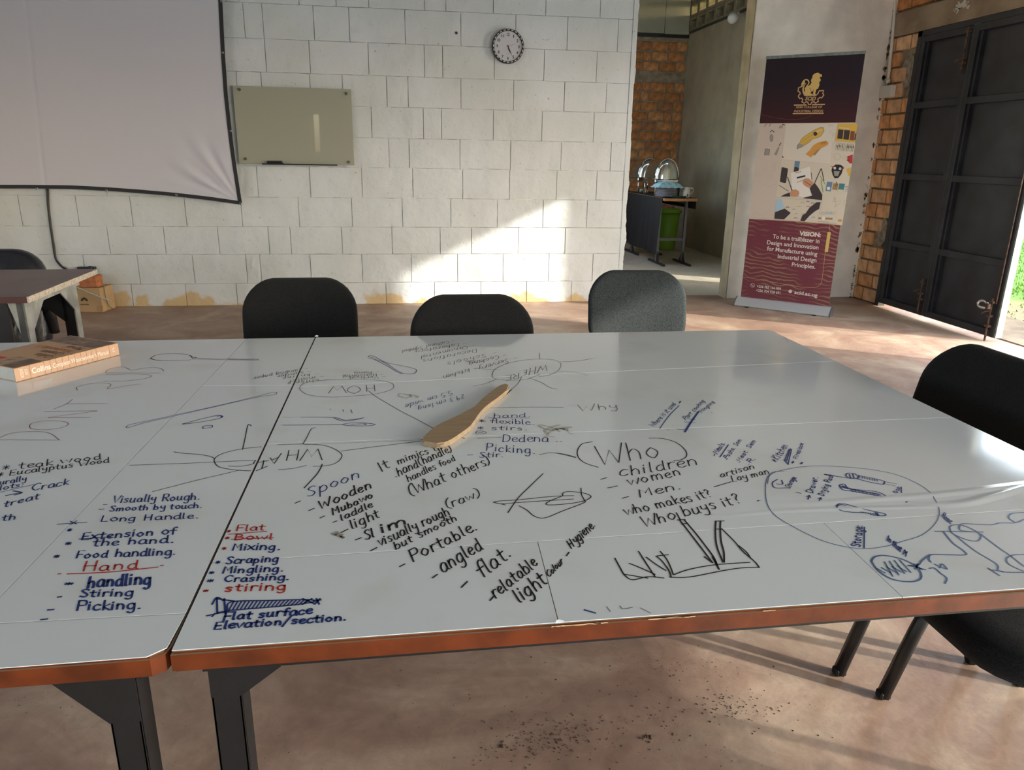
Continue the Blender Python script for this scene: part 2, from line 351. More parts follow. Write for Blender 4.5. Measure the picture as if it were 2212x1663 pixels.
def block_mesh(seed, w, h):
    rnd = random.Random(seed); bm = BM(); nx, nz = 5, 3
    g = [[None]*(nz+1) for _ in range(nx+1)]
    for i in range(nx+1):
        for k in range(nz+1):
            e = i in (0, nx) or k in (0, nz)
            g[i][k] = bm.verts.new((w*i/nx, -.018+(.0015 if e else rnd.uniform(-.002, .0015)), h*k/nz+(0 if not e else rnd.uniform(-.0015, .0015))))
    for i in range(nx):
        for k in range(nz): bm.faces.new((g[i][k], g[i+1][k], g[i+1][k+1], g[i][k+1]))
    loop = [g[i][0] for i in range(nx)]+[g[nx][k] for k in range(nz)]+[g[i][nz] for i in range(nx, 0, -1)]+[g[0][k] for k in range(nz, 0, -1)]
    bk = [bm.verts.new((v.co.x, .06, v.co.z)) for v in loop]
    for i in range(len(loop)):
        j = (i+1) % len(loop); bm.faces.new((loop[j], loop[i], bk[i], bk[j]))
    me = bpy.data.meshes.new('block'); bm.to_mesh(me); bm.free(); me.materials.append(M_PAINT)
    return me
BLK = [block_mesh(i, .45, .25) for i in range(10)]
rnd = random.Random(3)
for r in range(13):
    z0, z1 = courses[r], courses[r+1]
    js = joints.get(r) or [(-3.4 if r % 2 else -3.17)+.457*i for i in range(12)]
    js = [x for x in js if x < 2.0]
    while js[0] > -5.1: js.insert(0, js[0]-.457)
    js = [x for x in js if x > -3.7]; end = 2.10+rnd.uniform(-.012, .012)
    js.append(end)
    for a, b_ in zip(js, js[1:]):
        if b_-a < .06: continue
        o = bpy.data.objects.new('block', rnd.choice(BLK)); C.objects.link(o); o.parent = wb
        gp = .0028; o.location = (a+gp, YW+.018+rnd.uniform(-.002, .003), z0+gp*.8); o.scale = ((b_-a-2*gp)/.45, 1, (z1-z0-1.6*gp)/.25)
bm = BM(); rnd = random.Random(31); n = 150; L_ = []
xx = 0
for i in range(n+1):
    z = 3.4*i/n; xx = .75*xx+rnd.uniform(-.006, .006); x = 2.108+xx+.006*math.sin(z*13)
    L_.append([bm.verts.new((2.06, YW-.0035, z)), bm.verts.new((x-.008, YW-.0035+rnd.uniform(-.001, .001), z)), bm.verts.new((x, YW+.010, z)), bm.verts.new((x-.004, YW+.2, z))])
for a_, b_ in zip(L_, L_[1:]):
    for k in range(3): bm.faces.new((a_[k], a_[k+1], b_[k+1], b_[k]))
obj('plaster_edge', bm, M_PAINT, wb)
p = at_y(986, 71, YW-.002); bm = lathe(BM(), [(0, -.001), (.011, -.001), (.012, .004)], 10, (p.x, YW-.002, p.z), 'y'); obj('drill_hole', bm, M_BLACKSTEEL if 'M_BLACKSTEEL' in globals() else M_JOINT, wb)
# other walls of the room; the large windows are invented to admit fill light
def wall_with_holes(name, axis, c0, c1, a0, a1, z0, z1, holes, m):
    """axis 'x': wall spans a along Y at x in c0..c1; 'y': spans a along X"""
    bm = BM(); cuts = sorted({a0, a1, *[h[0] for h in holes], *[h[1] for h in holes]})
    for a, b_ in zip(cuts, cuts[1:]):
        hs = sorted([h for h in holes if h[0] <= a and h[1] >= b_], key=lambda h: h[2]); z = z0
        for h in hs+[(0, 0, z1, z1)]:
            if h[2] > z:
                (box(bm, c0, c1, a, b_, z, h[2]) if axis == 'x' else box(bm, a, b_, c0, c1, z, h[2]))
            z = h[3]
    return struct(name, bm, m)
wall_with_holes('wall_front', 'y', -4.2, -4.0, -5.2, 4.72, 0, 3.4, [(-4.8, -3.6, .9, 2.2), (-1.93, -1.76, 1.3, 2.2), (0, 3.8, .9, 2.2)], M_STUB)
wall_with_holes('wall_left', 'x', -5.2, -5.0, -4.2, 7.2, 0, 3.4, [(-.4, 3.6, .9, 2.2)], M_STUB)
wr = wall_with_holes('wall_right', 'x', XD+.03, XD+.2, -4.2, 7.25, 0, 3.4, [(-2.6, .22, 0, 2.2), (.80, 1.6, 0, 2.37), (4.0, 6.64, 0, 2.46)], M_MORTAR)
struct('ceiling', boxm(-5.2, 4.8, -4.2, 7.17, 3.4, 3.5), M_CEIL)
def win_frame(n, P0, P1, z0, z1, k=3):
    P0, P1 = Vector(P0), Vector(P1); bm = BM()
    for z in (z0+.025, z1-.025): obox(bm, P0+Vector((0, 0, z)), P1+Vector((0, 0, z)), .05, .05)
    for i in range(k+1):
        p = P0.lerp(P1, i/k); obox(bm, p+Vector((0, 0, z0)), p+Vector((0, 0, z1)), .05, .05)
    o = struct('window_%d' % n, bm, M_BLACKSTEEL); return o
win_frame(1, (0, -4.1, 0), (3.8, -4.1, 0), .9, 2.2, 4); win_frame(2, (-4.8, -4.1, 0), (-3.6, -4.1, 0), .9, 2.2, 2)  # these two and the next frame the invented fill-light windows
win_frame(3, (-5.1, -.4, 0), (-5.1, 3.6, 0), .9, 2.2, 4)
win_frame(4, (-1.93, -4.1, 0), (-1.76, -4.1, 0), 1.3, 2.2, 1)
# lintel beam over the door and paint splash on it
ln = struct('trim_1', boxm(XD-.02, XD+.2, 4.0, 7.05, 2.462, 2.665, bev=.006), M_CONC)
vv, ff = [], []
rnd = random.Random(11)
def splash(px, py, n, spread, parent, m, X=XD-.021, name='paint_splash'):
    bm = BM(); c = at_x(px, py, X)
    for i in range(n):
        q = Vector((X, c.y+rnd.gauss(0, spread), c.z+rnd.gauss(0, spread*.35))); r = rnd.uniform(.005, .022)
        vs = [bm.verts.new((X-.0008*(i % 5), q.y+r*rnd.uniform(.5, 1.4)*math.cos(a), q.z+r*rnd.uniform(.4, 1)*math.sin(a))) for a in [k*math.pi/3.5 for k in range(7)]]
        bm.faces.new(vs)
    return obj(name, bm, m, parent)
splash(2075, 15, 26, .05, ln, mat('lime_splash', (.62, .60, .54), .8)); 
# bricks of the right wall, between stub wall and door, and above the lintel
def brick_mesh(seed, l, h, d=.05):
    rnd = random.Random(seed); bm = box(BM(), 0, l, 0, d, 0, h)
    for v in bm.verts: v.co += Vector([rnd.uniform(-.004, .004) for _ in range(3)])
    bmesh.ops.bevel(bm, geom=list(bm.edges), offset=.005, segments=1, affect='EDGES')
    me = bpy.data.meshes.new('brick'); bm.to_mesh(me); bm.free(); me.materials.append(M_BRICK[seed % 4]); return me
BR = [brick_mesh(i, .28, .12) for i in range(12)]
M_BRICK2 = [mat('pale_clay_brick%d' % i, c, .85, var=.3, vscale=9, bump=.5, bscale=35) for i, c in enumerate(((.78, .43, .21), (.72, .36, .16), (.80, .50, .28), (.70, .42, .24)))]
BR2 = []
for i, me_ in enumerate(BR): c_ = me_.copy(); c_.materials[0] = M_BRICK2[i % 4]; BR2.append(c_)
def lay_bricks(parent, org, along, nrm, a0, a1, z0, z1, course, length, rnd, gap=.016, proud=.012, skip=(), src=None):
    along, nrm = Vector(along), Vector(nrm); z = z0; r = 0
    while z < z1-.03:
        h = min(course-gap, z1-z-.004); x = a0-(length*.55 if r % 2 else 0)+rnd.uniform(-.02, .02)
        while x < a1:
            l = length*rnd.choice((1, 1, 1, .5, .95)); s = max(x, a0); e = min(x+l-gap, a1)
            if e-s > .04 and not any(k[0] < (s+e)/2 < k[1] and k[2] < z+h/2 < k[3] for k in skip):
                o = bpy.data.objects.new('brick', rnd.choice(src or BR)); C.objects.link(o); o.parent = parent
                X = along; Y = -nrm
                Mx = Matrix((X*((e-s)/.28), Y, Vector((0, 0, h/.12)))).transposed().to_4x4()
                Mx.translation = Vector(org)+along*s+nrm*(proud+rnd.uniform(-.003, .004))+Vector((0, 0, z)); o.matrix_basis = Mx
            x += l
        z += course; r += 1
rnd = random.Random(5)
lay_bricks(wr, (XD+.03, 0, 0), (0, 1, 0), (-1, 0, 0), 6.645, 7.06, .01, 2.455, .137, .235, rnd, gap=.018, proud=.03, skip=((6.6, 6.8, .55, .85), (6.6, 6.82, 1.98, 2.3)), src=BR2)
lay_bricks(wr, (XD+.03, 0, 0), (0, 1, 0), (-1, 0, 0), 4.3, 7.06, 2.685, 3.3, .137, .285, rnd, gap=.018, proud=.03)
bm = BM()
for (y0, y1, z0, z1) in ((6.645, 6.8, .56, .84), (6.645, 6.82, 1.99, 2.29)):
    pts = [Vector((XD+.004, (y0+y1)/2+(y1-y0)*.55*math.cos(a)*rnd.uniform(.75, 1.05), (z0+z1)/2+(z1-z0)*.5*math.sin(a)*rnd.uniform(.85, 1.1))) for a in [k*math.pi/7 for k in range(14)]]
    prism(bm, pts, (-1, 0, 0), .03)
obj('mortar_patch', bm, mat('patch_mortar', (.33, .29, .23), .95, var=.4, vscale=20, bump=1, bscale=30), wr)
# stub wall behind the banner
sw = struct('wall_stub', boxm(3.222, 4.63, 7.03, 7.22, 0, 3.4, bev=.008), M_STUB)
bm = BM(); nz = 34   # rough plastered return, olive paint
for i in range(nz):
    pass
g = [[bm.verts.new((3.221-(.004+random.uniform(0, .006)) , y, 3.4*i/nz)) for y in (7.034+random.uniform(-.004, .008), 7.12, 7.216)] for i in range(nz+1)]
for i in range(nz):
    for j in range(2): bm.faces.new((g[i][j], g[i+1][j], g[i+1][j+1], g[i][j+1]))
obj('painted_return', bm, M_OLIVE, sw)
# chipped edge along the junction of stub wall and brickwork
bm = BM()
for i in range(60):
    z = random.uniform(0, 3.3); r = random.uniform(.006, .02)
    pts = [(XD-.012-random.uniform(0, .03)+r*math.cos(a)*random.uniform(.5, 1), 7.028, z+r*2*math.sin(a)*random.uniform(.5, 1)) for a in [k*math.pi/3 for k in range(6)]]
    bm.faces.new([bm.verts.new(p) for p in pts])
obj('chipped_plaster', bm, M_CONC, sw)
# alcove: grey wall with vent blocks, brick end wall, boards
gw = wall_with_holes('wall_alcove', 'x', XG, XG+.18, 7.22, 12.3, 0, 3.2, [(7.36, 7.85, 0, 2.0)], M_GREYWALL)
bw = struct('wall_brick', boxm(1.5, XG+.18, 12.08, 12.3, 0, 3.95), M_MORTAR)
lay_bricks(bw, (0, 12.08, 0), (1, 0, 0), (0, -1, 0), 3.0, 4.46, .02, 3.115, .146, .265, rnd, gap=.022, proud=.014, skip=((0, 9, 2.50, 2.60),))
wall_with_holes('wall_partition', 'x', 1.5, 1.6, 7.17, 12.3, 0, 3.95, [(8.5, 10.7, .95, 2.25)], M_GREYWALL)  # window invented to carry the alcove fill lamp
up = struct('trim_2', boxm(1.6, XG, 12.04, 12.08, 3.13, 3.175), M_BLACKSTEEL)
for x0, x1 in ((1.7, 3.1), (3.11, 4.06), (4.07, 4.46)):
    o = struct('trim_%d' % (3 if x0 < 2 else 4 if x0 < 4 else 5), boxm(x0, x1, 12.03+(.0 if x0 < 4 else .015), 12.07, 3.15+(.03 if x0 < 4 else 0), 3.95, bev=.003), mat('grey_board', (.36, .37, .31), .7, var=.08, vscale=3))
struct('ceiling', boxm(1.5, 4.75, 7.16, 12.3, 3.95, 4.05), M_CEIL)
struct('sun_blocker', boxm(4.70, 8.2, 7.0, 13.6, 4.05, 4.12), M_CEIL)  # unseen overhang, added to keep direct sun out of the vents
# vent blocks above the grey wall
vb = struct('window_5', boxm(XG-.02, XG+.02, 7.25, 12.0, 3.185, 3.215), M_BLACKSTEEL)
m_v = mat('vent_concrete', (.30, .27, .19), .9, var=.3, vscale=10, bump=.4)
bmv = BM(); PY, PZ = .335, .20
def vent_block(bm, closed):
    o_ = .045
    box(bm, 0, .16, 0, o_, 0, PZ-.006); box(bm, 0, .16, PY-.006-o_, PY-.006, 0, PZ-.006)
    box(bm, 0, .16, o_, PY-.006-o_, 0, .035); box(bm, 0, .16, o_, PY-.006-o_, PZ-.04, PZ-.006)
    if closed: box(bm, .13, .16, o_, PY-.006-o_, .035, PZ-.04)
    return bm
me_o = obj('vent_block', vent_block(BM(), False), m_v); me_c = obj('vent_block', vent_block(BM(), True), m_v)
meo, mec = me_o.data, me_c.data
bpy.data.objects.remove(me_o); bpy.data.objects.remove(me_c)
for r in range(3):
    for k in range(14):
        y = 12.08-PY*(k+1)
        if y < 7.25: continue
        o = bpy.data.objects.new('vent_block', mec if r == 0 else meo); C.objects.link(o); o.parent = vb; o.location = (XG, y, 3.215+r*PZ)
# steel double door of the right wall
M_LF = M_DOORSTEEL
dfm = struct('door_1', BM(), None) if False else None
fr = BM(); box(fr, XD-.01, XD+.06, 6.585, 6.64, 0, 2.46); box(fr, XD-.01, XD+.06, 4.06, 6.64, 2.415, 2.46); box(fr, XD-.01, XD+.06, 4.06, 4.11, 0, 2.46)
struct('trim_6', fr, M_RUST if False else M_DOORSTEEL)
def leaf(n, y0, y1):
    rt = bpy.data.objects.new('door_%d' % n, None); C.objects.link(rt); rt['kind'] = 'structure'; rt.location = (XD, y1, 0)
    def P(name, bm, m):
        o = obj(name, bm, m, rt); o.matrix_parent_inverse = Matrix.Translation((-XD, -y1, 0)); return o
    zb, zt = .035, 2.41; rails = [zb, .585, 1.195, 1.81, zt-.05]
    P('stile', boxm(XD-.012, XD+.028, y1-.05, y1, zb, zt, bev=.003), M_LF)
    P('stile', boxm(XD-.012, XD+.028, y0, y0+.05, zb, zt, bev=.003), M_LF)
    for z in rails: P('rail', boxm(XD-.010, XD+.026, y0+.05, y1-.05, z, z+.055, bev=.003), M_LF)
    for a, b_ in zip(rails, rails[1:]):
        P('panel', boxm(XD+.028, XD+.031, y0+.002, y1-.002, a-.0, b_+.05), M_LF)
        # inner angle bead at the far side of each panel
        P('bead', boxm(XD+.004, XD+.028, y1-.085, y1-.052, a+.055, b_-.0), M_LF)
    return rt, P
d1, P1 = leaf(1, 5.945, 6.58); d2, P2 = leaf(2, 5.10, 5.935)
P2('edge_strip', boxm(XD-.004, XD+.052, 5.082, 5.10, .035, 2.41), M_GALV)
def bolt(P, y, z0, z1, hole_z):
    bm = BM(); tube(bm, [(XD-.03, y, z0), (XD-.03, y, z1)], .008, 8)
    tube(bm, [(XD-.03, y, hole_z), (XD-.055, y+.03, hole_z-.01), (XD-.06, y+.055, hole_z-.03)], .006, 6); P('bolt_rod', bm, M_RUST)
    bm = BM()
    for z in (z0+.12, z1-.03, hole_z-.04): box(bm, XD-.044, XD-.010, y-.022, y+.022, z-.010, z+.010, bev=.003)
    P('bolt_keeper', bm, M_RUST)
bolt(P1, 5.985, .06, .36, .27); bolt(P1, 5.985, 2.05, 2.40, 2.17)
bolt(P2, 5.155, .0, .34, .24)
bm = BM(); tube(bm, [(XD-.02, 5.125, .30), (XD-.02, 5.125, 1.3)], .006, 6); P2('draw_rod', bm, M_RUST)
pl = thing('padlock_shackle', 'bright steel padlock loop hanging from the lower bolt of the open door leaf', 'padlock')
bm = BM(); tube(bm, smooth_pts([(XD-.05, 5.165, .285), (XD-.052, 5.19, .305), (XD-.055, 5.235, .308), (XD-.058, 5.262, .29), (XD-.058, 5.262, .272), (XD-.055, 5.235, .255), (XD-.052, 5.19, .258), (XD-.05, 5.165, .27)], 4), .0115, 8)
obj('shackle', bm, M_STEEL, pl, True)
obj('lock_body', boxm(XD-.068, XD-.040, 5.145, 5.18, .255, .30, bev=.005), M_RUST, pl)
# outside
def grass_mat():
    m = mat('lawn', (.16, .30, .05), .9); N, L, b = nodes(m); g = N.new('ShaderNodeNewGeometry')
    n = N.new('ShaderNodeTexNoise'); n.inputs['Scale'].default_value = .7; n.inputs['Detail'].default_value = 8; L.new(g.outputs['Position'], n.inputs['Vector'])
    s = N.new('ShaderNodeSeparateXYZ'); L.new(g.outputs['Position'], s.inputs[0]); a = N.new('ShaderNodeMapRange'); a.inputs['From Min'].default_value = 5.2; a.inputs['From Max'].default_value = 7.6; a.inputs['To Min'].default_value = -.28; a.inputs['To Max'].default_value = .22; L.new(s.outputs['X'], a.inputs[0])
    ad = N.new('ShaderNodeMath'); L.new(n.outputs[0], ad.inputs[0]); L.new(a.outputs[0], ad.inputs[1])
    r = N.new('ShaderNodeValToRGB'); L.new(ad.outputs[0], r.inputs[0]); e = r.color_ramp.elements
    e[0].position = .38; e[0].color = (.33, .28, .18, 1); e[1].position = .60; e[1].color = (.16, .34, .06, 1); k = e.new(.48); k.color = (.27, .30, .12, 1)
    L.new(r.outputs[0], b.inputs['Base Color']); return m
bm = BM(); bmesh.ops.create_grid(bm, x_segments=1, y_segments=1, size=60)
g_ = struct('ground', bm, grass_mat()); g_.location = (10, 5, -.125)
bm = BM(); rnd = random.Random(9); mg = mat('grass_blade', (.20, .42, .07), .8, var=.4, vscale=3)
for i in range(9000):
    x = 5.9+9*rnd.random()**1.5; y = 4.6+(x-5)*.9+rnd.uniform(-1.6, 2.2); h = rnd.uniform(.02, .05)*(1 if x > 7.2 else .6); a = rnd.uniform(0, 6.28)
    if x < 7.2 and rnd.random() < .65: continue
    c = Vector((x, y, -.125)); s = Vector((math.cos(a), math.sin(a), 0))*.005*(1+x/8)
    bm.faces.new([bm.verts.new(c-s), bm.verts.new(c+s), bm.verts.new(c+Vector((rnd.uniform(-.02, .02), rnd.uniform(-.02, .02), h)))])
gb = obj('grass', bm, mg); gb['kind'] = 'stuff'; tag(gb, 'short bright green grass growing outside the open steel door', 'grass')
struct('ground', boxm(XD+.2, XD+.95, 2.5, 12, -.12, -.01), mat('apron', (.28, .23, .17), .85, var=.3, vscale=5, bump=.3))
# unseen slab and tree, added to cut the sun entering the wide doorway
struct('sun_blocker', boxm(4.8, 5.95, -5.5, -.35, 2.35, 2.45), M_CEIL)
tr_ = thing('sun_filter_tree', 'small leafy tree added on the lawn to thin the sun entering the wide doorway', 'tree', (12.9, -6.3, -.12))
bm = BM(); tube(bm, [(0, 0, 0), (.05, .03, 1.5), (0, .1, 3.0), (-.1, .0, 4.6)], .09, 8); o = obj('trunk', bm, mat('bark', (.12, .09, .06), .9), tr_)
bm = BM(); rnd = random.Random(77); side_ = Vector((.52, .854, 0))
for i in range(1500):
    while True:
        a, b_, c = rnd.uniform(-1, 1), rnd.uniform(-1, 1), rnd.uniform(-1, 1)
        if a*a+b_*b_+c*c < 1: break
    p = side_*(a*1.35)+Vector((side_.y, -side_.x, 0))*(b_*1.3)+Vector((0, 0, 4.55+c*1.5))
    u = Vector((rnd.gauss(0, 1), rnd.gauss(0, 1), rnd.gauss(0, 1))).normalized(); v = u.orthogonal().normalized()
    s = rnd.uniform(.035, .065); bm.faces.new([bm.verts.new(p+q) for q in (u*s*1.5, v*s*.8, -u*s*1.5, -v*s*.8)])
o = obj('foliage', bm, mat('tree_leaf', (.08, .18, .03), .7), tr_); o['kind'] = 'stuff'
# ------------------------------------------------------------------ tables
TZ = .73; XS = -.312; YN, YF = .863, 2.600; XR = 1.378
def steel_leg(parent, x, y, sx, sy, ztop, w=.040, d=.045, m=None, gus=(.055, .06)):
    """angle-section leg with welded corner gusset; sx, sy point inwards"""
    m = m or M_FRAME; bm = BM()
    xa, xb = sorted((x, x+sx*w)); ya, yb = sorted((y, y+sy*d))
    box(bm, xa, xb, min(y, y+sy*.004), max(y, y+sy*.004), 0, ztop, bev=.001)
    box(bm, *sorted((x, x+sx*.004)), ya, yb, 0, ztop, bev=.001)
    box(bm, *sorted((x+sx*w, x+sx*(w-.004))), ya, yb, 0, ztop-.0, bev=.001)
    o = obj('leg', bm, m, parent)
    bm = BM(); P = [(x, y-sy*.0015, ztop), (x+sx*(w+gus[0]), y-sy*.0015, ztop), (x+sx*(w+gus[0]), y-sy*.0015, ztop-.018), (x+sx*w, y-sy*.0015, ztop-gus[1]), (x, y-sy*.0015, ztop-gus[1])]
    prism(bm, P if True else P[::-1], (0, -sy, 0), .004); obj('gusset', bm, m, parent)
    obj('foot_cap', boxm(xa-.002, xb+.002, ya-.002, yb+.002, 0, .02, bev=.002), M_PLASTIC, parent)
def table(label, x0, x1, panels, legs, cham=None, gus=(.055, .06)):
    t = thing('meeting_table', label, 'table', (0, 0, 0), 0, None)
    bm = BM(); pts = [(x0, YN, 0), (x1, YN, 0), (x1, YF, 0), (x0, YF, 0)]
    if cham: pts = [(x0, YN-.012, 0), (x1-.020, YN-.006, 0), (x1-.004, YN+.004, 0), (x1, YN+.02, 0), (x1, YF, 0), (x0, YF, 0)]
    prism(bm, [Vector((p[0], p[1], TZ-.0012)) for p in pts], (0, 0, 1), .030)
    bmesh.ops.bevel(bm, geom=[e for e in bm.edges if abs(e.verts[0].co.z-e.verts[1].co.z) < 1e-4], offset=.003, segments=2, affect='EDGES')
    o = obj('tabletop', bm, [M_BOARD, M_LACQ], t)
    for p in o.data.polygons: p.material_index = 0 if p.normal.z > .9 else 1
    for pn in panels:
        bm = BM(); prism(bm, [Vector((a[0], a[1], TZ)) for a in pn], (0, 0, 1), .0012); obj('film_sheet', bm, M_FILM, t)
    # steel apron
    bm = BM(); a, b_ = x0+.09, x1-.09
    obj('apron', boxm(x0+.03, x1-.03, YN+.022, YN+.026, TZ-.049, TZ-.031), M_FRAME, t)
    obj('apron', boxm(x0+.05, x1-.05, YF-.034, YF-.03, TZ-.058, TZ-.031), M_FRAME, t)
    for x in (x0+.05, x1-.05): obj('apron', boxm(x-.002, x+.002, YN+.03, YF-.03, TZ-.058, TZ-.031), M_FRAME, t)
    for l in legs: steel_leg(t, *l, TZ-.031, gus=gus)
    return t
g2 = .0012
def tz(x, y): p = at_z(x, y, TZ); return Vector((p.x, p.y))
S1y = [tz(610, 1205), tz(1160, 1165), tz(1780, 1129), tz(2212, 1100)]
def yline(a, b):      # returns Y at given X on the seam through pixels a, b
    A, B = tz(*a), tz(*b); return lambda x: A.y+(B.y-A.y)*(x-A.x)/(B.x-A.x)
s1 = yline((610, 1205), (1780, 1129)); s5 = yline((640, 957), (1960, 905)); s4 = yline((640, 835), (1900, 775))
def xline(a, b):
    A, B = tz(*a), tz(*b); return lambda y: A.x+(B.x-A.x)*(y-A.y)/(B.y-A.y)
v2 = xline((1160, 1165), (1207, 1345)); v3 = xline((1780, 1130), (1950, 1290))
e = .003; x0, x1 = XS, XR
def strip(fa, fb, xa, xb, ya=None, yb=None):
    A = fa if callable(fa) else (lambda x: fa); B = fb if callable(fb) else (lambda x: fb)
    XA = xa if callable(xa) else (lambda y: xa); XB = xb if callable(xb) else (lambda y: xb)
    y0 = A(XA(1.2))+g2; y1 = B(XA(1.2))-g2
    a = XA(y0)+g2*.6; b = XB(A(XB(1.2))+g2)-g2*.6; c = XB(B(XB(1.2)))-g2*.6; d = XA(y1)+g2*.6
    return [(a, A(a)+g2), (b, A(b)+g2), (c, B(c)-g2), (d, B(d)-g2)]
RP = [strip(YN+.004, s1, x0, v2), strip(YN+.004, s1, v2, v3), strip(YN+.004, s1, v3, x1), strip(s1, s5, x0, x1), strip(s5, s4, x0, x1), strip(s4, YF-.002, x0, x1)]
XL = -2.05; xl1 = XS-.003
vL = xline((530, 735), (100, 1185)); hL = yline((0, 1346), (395, 1325)); hM = yline((437, 833), (635, 832))
vB = xline((60, 817), (0, 857))
LP = [strip(YN+.0, hL, XL, xl1), strip(hL, YF-.002, XL, vL), strip(hL, hM, vL, xl1), strip(hM, YF-.002, vL, xl1)]
LP[0][0] = (XL, YN-.012); LP[0][1] = (xl1-.024, YN-.004); LP[0].insert(2, (xl1-.004, YN+.012))
pA, pB = tz(447, 1430), tz(290, 1465)
TR = table('right-hand meeting table covered in white film, with the wooden spatula on it', XS, XR, RP,
      [(-.275, .885, 1, 1), (XR-.05, .885, -1, 1), (-.275, YF-.03, 1, -1), (XR-.05, YF-.03, -1, -1)])
TL = table('left-hand meeting table covered in white film, with the thick book on it', XL, XS-.003, LP,
      [(-.368, .885, -1, 1), (XL+.08, .885, 1, 1), (-.368, YF-.03, -1, -1), (XL+.08, YF-.03, 1, -1)], cham=True, gus=(.062, .088))
# curled film corners
for px in ((683, 727), (1207, 1346)):
    p = at_z(*px, TZ+.001); bm = BM(); vs = [bm.verts.new(p+Vector(v)) for v in ((-.005, 0, 0), (.006, 0, .0), (.008, .0, .003), (.001, .002, .005), (-.003, .003, .003))]
    bm.faces.new(vs); obj('lifted_film_corner', bm, M_FILM, TR)

# ------------------------------------------------------------------ handwriting: single-stroke letters
G = {}
def gl(s):
    for ln_ in s.strip().split('\n'):
        ch, wd, body = ln_.strip().split(' ', 2)
        G[ch] = (float(wd), [[tuple(float(q) for q in p.split(',')) for p in st.split()] for st in body.split(';')])
gl('''a 6 5,5 3,6 1,4 1,1 3,0 5,2 5,5;5,5 5,1 6,0
b 6 1,10 1,0;1,4 3,6 5,4 5,1 3,0 1,1
c 5 5,5 3,6 1,4 1,1 3,0 5,1
d 6 5,5 3,6 1,4 1,1 3,0 5,2;5,10 5,1 6,0
e 5 1,3 4,3.5 4.5,5 3,6 1,4.5 1,1.5 3,0 5,1
f 4 5,9 4,10 2.3,8 2,0;0,5.5 4.5,5.5
g 6 5,5 3,6 1,4 1,1 3,0 5,2;5,6 5,-2 3,-4 1,-3
h 6 1,10 1,0;1,4 3,6 5,4 5,0
i 2.4 1,6 1,0;1,8 1.2,8.8
j 3 2,6 2,-3 0,-4;2,8 2.2,8.8
k 5 1,10 1,0;4.5,6 1,3 5,0
l 2.6 1,10 1,1 2,0
m 9 1,6 1,0;1,4 3,6 4.3,4 4.3,0;4.3,4 6.3,6 8,4 8,0
n 6 1,6 1,0;1,4 3,6 5,4 5,0
o 6 3,6 1,4 1,2 3,0 5,2 5,4 3,6
p 6 1,6 1,-4;1,4 3,6 5,4 5,1 3,0 1,1
q 6 5,5 3,6 1,4 1,1 3,0 5,2;5,6 5,-4
r 4.4 1,6 1,0;1,4 2.4,6 4.4,5.6
s 5 4.4,5 2.6,6 1,4.6 4,2 3,0 .8,.6
t 4.4 2,9 2,1 3.8,0;0,6 4.4,6.3
u 6 1,6 1,1 3,0 5,2;5,6 5,1 6,0
v 5 0,6 2.4,0 5,6
w 8 0,6 2,0 4,5 6,0 8,6
x 5 0,6 5,0;5,6 0,0
y 5.6 1,6 1,3 3,2 5,3;5,6 5,-2 3,-4 1,-3
z 5 0,6 5,6 0,0 5,0
A 7 0,0 3.5,10 7,0;1.5,4 5.6,4
B 7 1,10 1,0;1,10 5,9 5,6 1,5.3 6,4.6 6,1 1,0
C 7 6.5,8.5 4,10 1,7 1,3 4,0 6.5,1.5
D 7 1,10 1,0;1,10 5,9 6.5,5 5,1 1,0
E 6.4 6,10 1,10 1,0 6,0;1,5 5,5
F 6 6,10 1,10 1,0;1,5 5,5
G 7 6.5,8.5 4,10 1,7 1,3 4,0 6.5,2 6.5,4.5 4.4,4.5
H 7.4 1,10 1,0;6,10 6,0;1,5 6,5
I 3 1.5,10 1.5,0
K 6.4 1,10 1,0;6,10 1,4 6,0
L 5.6 1,10 1,0 5.4,0
M 8.4 1,0 1.4,10 4.2,4 7,10 7.6,0
N 7.4 1,0 1,10 6,0 6,10
O 8 4,10 1,7 1,3 4,0 7,3 7,7 4,10
P 6.6 1,10 1,0;1,10 5,10 6,7.5 5,5.3 1,5
R 7 1,10 1,0;1,10 5,10 6,7.5 5,5.3 1,5;3,5 6.4,0
S 6.4 6,8.6 4,10 1.4,8 5.6,3 4,0 1,1.2
T 7 0,10 7,10;3.5,10 3.5,0
U 7 1,10 1,3 3.5,0 6,3 6,10
V 6.6 0,10 3,0 6.6,10
W 10 0,10 2.6,0 5,7 7.4,0 10,10
Y 6.6 0,10 3.3,5 6.6,10;3.3,5 3.3,0
2 6 1,8 3,10 5,8 1,0 6,0
3 6 1,9 4,10 5,7.5 2.5,5.4 5.4,3 4,0 1,1
5 6 5.5,10 1.5,10 1.2,6 4,6.4 5.6,3.4 4,0 1,1
9 6 5,7 3,5 1,7 3,10 5,8 4.6,0
. 3 1.2,.2 1.6,.5 1.8,.2
, 3 1.5,.5 1,-1.4
- 6 .5,4 5.4,4.4
* 6 1,2 5,7;5,2 1,7;3,1 3,8;.6,4.4 5.4,4.6
? 5 1,8.4 2.6,10 4.6,8 2.6,5 2.6,3;2.6,.6 2.8,.2
/ 5 0,-2 5,11
( 4 4,11 1.4,8 1.4,2 4,-1
) 4 0,11 2.6,8 2.6,2 0,-1
: 3 1.4,5.6 1.6,5.2;1.4,.6 1.6,.3
' 2 1,10 1,8
= 6 .5,3 5.5,3;.5,6 5.5,6
> 6 1,7 6,4 1,1;-4,4 6,4
_ 5 0,0 0,0.01''')
SHARP = set("AEFHIKLMNTVWYvwxzk/-'=>")
INK_Z = TZ+.0004
SPLITX = XS-.001
